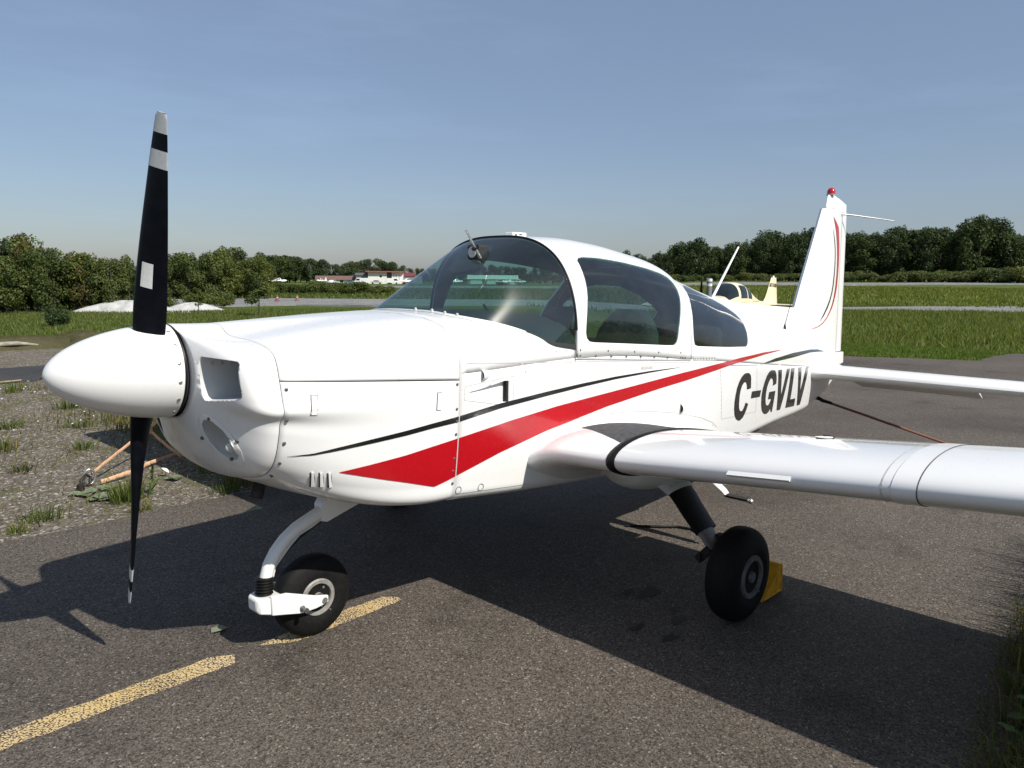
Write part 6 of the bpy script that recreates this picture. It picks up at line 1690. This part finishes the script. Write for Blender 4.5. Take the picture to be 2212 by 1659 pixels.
def az_keep(a0, a1, r0, r1):
    def k(x, y):
        dx, dy = x + .756, y + 2.847; d = math.hypot(dx, dy); a = math.degrees(math.atan2(dx, dy)); return a0 < a < a1 and r0 < d < r1
    return k
AP = apron
def off_apron(x, y): return not inside((x, y), AP)
k1 = az_keep(58, 86, 15.5, 24.5)
P = clumped(90000, 13, 24, -1.5, 9, 1, 200, .35, lambda x, y: k1(x, y) and off_apron(x, y)); blades('mown_grass', P, .03, .075, .010, .5, BL_M, 'short mown grass beyond the apron')
k2_ = az_keep(56, 88, 24.0, 78); k2 = lambda x, y: k2_(x, y) and not inside((x, y), TAXI)
P = clumped(150000, 22, 78, -4, 38, 2, 900, .6, k2); blades('tall_grass', P, .10, .36, .026, .6, BL_G, 'tall uncut grass between the mown strip and the taxiway')
k3 = az_keep(50, 86, 78, 200)
P = clumped(90000, 50, 195, 0, 130, 3, 900, 1.6, k3); blades('field_grass', P, .15, .45, .09, .5, BL_G, 'rough field grass between the taxiway and the runway', zoff=-.05)
k4 = az_keep(12, 50, 19.0, 36)
P = clumped(90000, 2, 26, 14, 34, 4, 300, .5, k4); blades('rough_grass', P, .05, .14, .016, .5, BL_G, 'rough green grass beyond the dirt')
k5_ = az_keep(20, 62, 44, 110); k5 = lambda x, y: k5_(x, y) and not inside((x, y), TAXI)
P = clumped(60000, 12, 95, 22, 105, 5, 500, 1.2, k5); blades('far_grass', P, .15, .4, .07, .5, BL_G, 'field grass between taxiway and runway at left', zoff=-.05)
# sparse growth on the dirt
P = clumped(9000, -1, 6.5, 2.5, 9.8, 6, 90, .16, lambda x, y: y > 2.4); blades('sparse_grass', P, .02, .07, .0045, .8, BL_D, 'sparse short weeds and grass on the gravelly dirt')
P = clumped(5200, 2.0, 6.5, 3.9, 6.4, 16, 60, .2, lambda x, y: y > 2.4); blades('dirt_grass', P, .06, .22, .005, .5, BL_D, 'longer thin grass on the dirt behind the nose', seg=2)
# gravel stones on the dirt
r = np.random.default_rng(5); n = 4200
P = np.stack([r.uniform(-.6, 6.5, n), r.uniform(2.3, 9.5, n)], 1); s = r.uniform(.004, .012, n)
octv = np.array([(1, 0, 0), (-1, 0, 0), (0, 1, 0), (0, -1, 0), (0, 0, .7), (0, 0, -.4)]); octf = np.array([(0, 2, 4), (2, 1, 4), (1, 3, 4), (3, 0, 4)])
rot = r.uniform(0, 6.28, n); cs, sn = np.cos(rot), np.sin(rot)
V = octv[None] * s[:, None, None] * r.uniform(.6, 1.4, (n, 6, 1)); V = np.stack([V[..., 0] * cs[:, None] - V[..., 1] * sn[:, None] + P[:, None, 0], V[..., 0] * sn[:, None] + V[..., 1] * cs[:, None] + P[:, None, 1], V[..., 2] - .012], 2).reshape(-1, 3)
me = np_mesh('gravel', V, (np.arange(n)[:, None, None] * 6 + octf[None]).reshape(-1, 3)); me.materials.append(simple('gravel_stone', (.24, .22, .19), .9, 0, 0, .6, 60)); o = bpy.data.objects.new('gravel', me); COL.objects.link(o); tag(o, 'loose gravel scattered over the dirt', None, None, 'stuff')

# single tufts and weeds on the dirt that can be picked out
def tuft_mesh(seed, n=60, h=.16, sp=.05, mat=None, w=.004, lean=.55):
    r = np.random.default_rng(seed); P = r.normal(0, sp, (n, 2))
    a = r.uniform(0, 6.28, n); ln = np.abs(r.normal(0, lean, n)); hh = h * r.uniform(.5, 1.1, n)
    B = np.stack([P[:, 0], P[:, 1], np.full(n, -.01)], 1); o_ = np.stack([np.cos(a), np.sin(a), np.zeros(n)], 1) * w
    d = P / (np.linalg.norm(P, axis=1)[:, None] + 1e-6) + r.normal(0, .5, (n, 2))
    M = B + np.stack([d[:, 0] * ln * hh * .35, d[:, 1] * ln * hh * .35, hh * .6], 1); T = B + np.stack([d[:, 0] * ln * hh, d[:, 1] * ln * hh, hh * (1 - .2 * np.minimum(ln, 1))], 1)
    V = np.stack([B - o_, B + o_, M + o_ * .8, M - o_ * .8, T - o_ * .1, T + o_ * .1], 1).reshape(-1, 3); i = np.arange(n)[:, None] * 6
    me = np_mesh('grass_tuft', V, np.concatenate([i + np.array([[0, 1, 2, 3]]), i + np.array([[3, 2, 5, 4]])])); me.materials.append(mat); return me
TM = [tuft_mesh(i + 40, 70, .12, .055, BL_V if i % 2 else BL_G, .004, .7) for i in range(5)]
spots = [(.64, 2.62, 1.0), (1.0, 5.02, 1.3), (2.1, 6.96, 1.3), (2.44, 6.64, 1.2), (1.81, 5.71, 1.1), (.35, 3.35, 1), (.9, 4.1, .9), (1.5, 4.6, .9), (2.3, 5.4, 1.2), (2.9, 6.2, 1.2), (1.3, 6.1, 1.0), (3.2, 7.6, 1.4), (2.6, 8.3, 1.4), (3.6, 8.6, 1.5), (2.0, 8.8, 1.5), (1.75, 2.40, .9), (2.05, 2.42, .9), (2.5, 2.44, 1.1), (3.0, 2.75, 1.2), (2.6, 3.4, 1.2), (2.9, 4.2, 1.4), (3.4, 4.8, 1.5), (2.4, 4.4, 1.2), (.15, 4.3, 1), (.6, 6.0, 1.1), (1.9, 3.1, .8), (1.15, 2.38, .7), (.45, 2.44, .7), (.1, 2.5, .9)]
TLB = ordinal_labels(spots, [(0, 'from the left edge'), (15, 'left of the lower blade'), (25, 'counted from the lower propeller blade'), (40, 'right of the landing light')], 'low grass tuft on the gravelly dirt, %s %s')
for i, (x, y, s) in enumerate(spots):
    o = bpy.data.objects.new('grass_tuft', TM[i % 5]); COL.objects.link(o); o.location = (x, y, -.012); o.scale = (s,) * 3; o.rotation_euler = (0, 0, random.uniform(0, 6.28))
    tag(o, TLB[i], 'grass tuft', 'grass tufts on the dirt verge')
o = bpy.data.objects.new('grass_tuft', tuft_mesh(90, 110, .20, .05, BL_G, .005, .45)); COL.objects.link(o); o.location = (1.17, 2.68, -.012); tag(o, 'bright green grass tuft near the asphalt edge left of the lower blade', 'grass tuft')
o = bpy.data.objects.new('grass_tuft', tuft_mesh(91, 120, .26, .07, BL_D, .0032, .35)); COL.objects.link(o); o.location = (1.92, 2.52, -.012); tag(o, 'thin brownish grass tuft at the asphalt edge right of the lower blade', 'grass tuft')
# leafy weeds, each leaf its own piece
def leaf_me(name, L, W, bend, mat, lobed=False):
    V = []; n = 8
    for i in range(n + 1):
        t = i / n; w = W * math.sin(math.pi * min(1, t * .96 + .04))**.8
        if lobed: w *= 1 + .35 * math.cos(t * 22)
        z = bend * L * (math.sin(t * 1.5) - t * t * .9); V += [(L * t, -w, z + .12 * w), (L * t, 0, z), (L * t, w, z + .12 * w)]
    F = []
    for i in range(n):
        a = i * 3; F += [(a, a + 3, a + 4, a + 1), (a + 1, a + 4, a + 5, a + 2)]
    me = bpy.data.meshes.new(name); me.from_pydata(V, [], F); me.shade_smooth(); me.materials.append(mat); return me
WEEDM = simple('weed_leaf_green', (.075, .12, .03), .6, 0, 0, .3, 20); WEEDP = simple('pale_weed_leaf', (.13, .165, .085), .6, 0, 0, .25, 20)
LM1 = leaf_me('leaf', .13, .024, .35, WEEDM, True); LM2 = leaf_me('leaf', .09, .035, .12, WEEDP); LM3 = leaf_me('leaf', .10, .010, .5, WEEDM)
def weed(loc, me, n, h, label, sc=1.0, tilt=.5, seed=1):
    r = random.Random(seed); root = empty('weed', loc); root.scale = (sc,) * 3; tag(root, label, 'weed')
    if h > .03: MB().tube([(0, 0, -.02), (.004, .003, h * .5), (.012, -.004, h)], [.004, .003, .0015], 6).build('stem', WEEDM, root, 60)
    for i in range(n):
        o = bpy.data.objects.new('leaf', me); COL.objects.link(o); o.parent = root
        t = (i + .5) / n; o.location = (.01 * t, 0, max(.004, h * t * .98)); o.rotation_euler = (r.uniform(-.2, .2), -tilt * r.uniform(.4, 1.4), i * 2.4 + r.uniform(-.3, .3)); k = r.uniform(.7, 1.15) * (1.1 - .45 * t); o.scale = (k, k, k)
weed((1.36, 2.72, -.012), LM3, 16, .20, 'upright green seedling with narrow leaves standing alone on the dirt', 1.0, .9, 3)
for i, (x, y, lab) in enumerate([(1.0, 3.02, 'flat weed with broad pale leaves in front of the shackle'), (1.18, 3.06, 'broad pale leaved weed right of the shackle'), (1.03, 2.82, 'small broad leaved weed nearest the asphalt below the shackle'), (1.62, 3.0, 'broad leaved weed beside the white leaf behind the lower blade')]):
    weed((x, y, -.010), LM2, 7, .012, lab, 1.0, .18, 20 + i)
o = bpy.data.objects.new('fallen_leaf', leaf_me('fallen_leaf', .07, .022, .2, simple('white_leaf', (.75, .76, .66), .6))); COL.objects.link(o); o.location = (1.64, 3.12, .02); o.rotation_euler = (0, -.5, 2.2); tag(o, 'whitish leaf lying on the dirt left of the lower blade', 'leaf')
# tiny white flowers
P = clumped(70, 1.0, 4.0, 5.5, 8.5, 61, 6, .25); r = np.random.default_rng(9)
V = []; F = []
for i, (x, y) in enumerate(P):
    z = r.uniform(.04, .12); s = .012; k = len(V); V += [(x - s, y, z), (x, y - s, z + .004), (x + s, y, z), (x, y + s, z + .004), (x, y, z + .012)]; F += [(k, k + 1, k + 4), (k + 1, k + 2, k + 4), (k + 2, k + 3, k + 4), (k + 3, k, k + 4)]
o = obj('white_flowers', V, F, STICK); tag(o, 'tiny white flowers in the weeds on the dirt', None, None, 'stuff')

# near verge at the lower right
def verge_edge(x): return float(np.interp(x, [1.2, 1.85, 2.8, 4.3, 4.6], [-3.1, -2.42, -2.31, -2.15, -2.2]))
def vk(x, y): return y < verge_edge(x) + .06 * math.sin(x * 23) 
P = clumped(15000, 1.5, 4.6, -3.3, -1.95, 71, 160, .07, vk); blades('verge_grass', P, .05, .22, .0035, .75, BL_V, 'matted verge grass at the lower right corner', seg=2)
P = clumped(2600, 2.7, 4.5, -2.8, -1.98, 72, 60, .05, lambda x, y: y < verge_edge(x) - .02); blades('long_grass', P, .28, .60, .0034, .22, BL_G, 'long upright grass at the right edge', seg=2)
P = clumped(1500, 1.7, 3.4, -2.5, -2.05, 73, 40, .05, lambda x, y: y < verge_edge(x) + .10); blades('dry_grass', P, .08, .22, .0022, 1.1, BL_D, 'dry wiry grass creeping over the asphalt edge', seg=2)
weed((2.30, -2.47, .0), LM1, 15, .16, 'leafy green weed on the verge at the lower right edge', 1.1, .6, 31)
weed((2.52, -2.44, .0), LM1, 16, .22, 'taller leafy green weed on the verge behind the lower right corner', 1.15, .6, 32)
weed((2.12, -2.43, .0), LM1, 9, .08, 'small leafy weed lowest on the verge at the bottom right corner', .9, .35, 33)
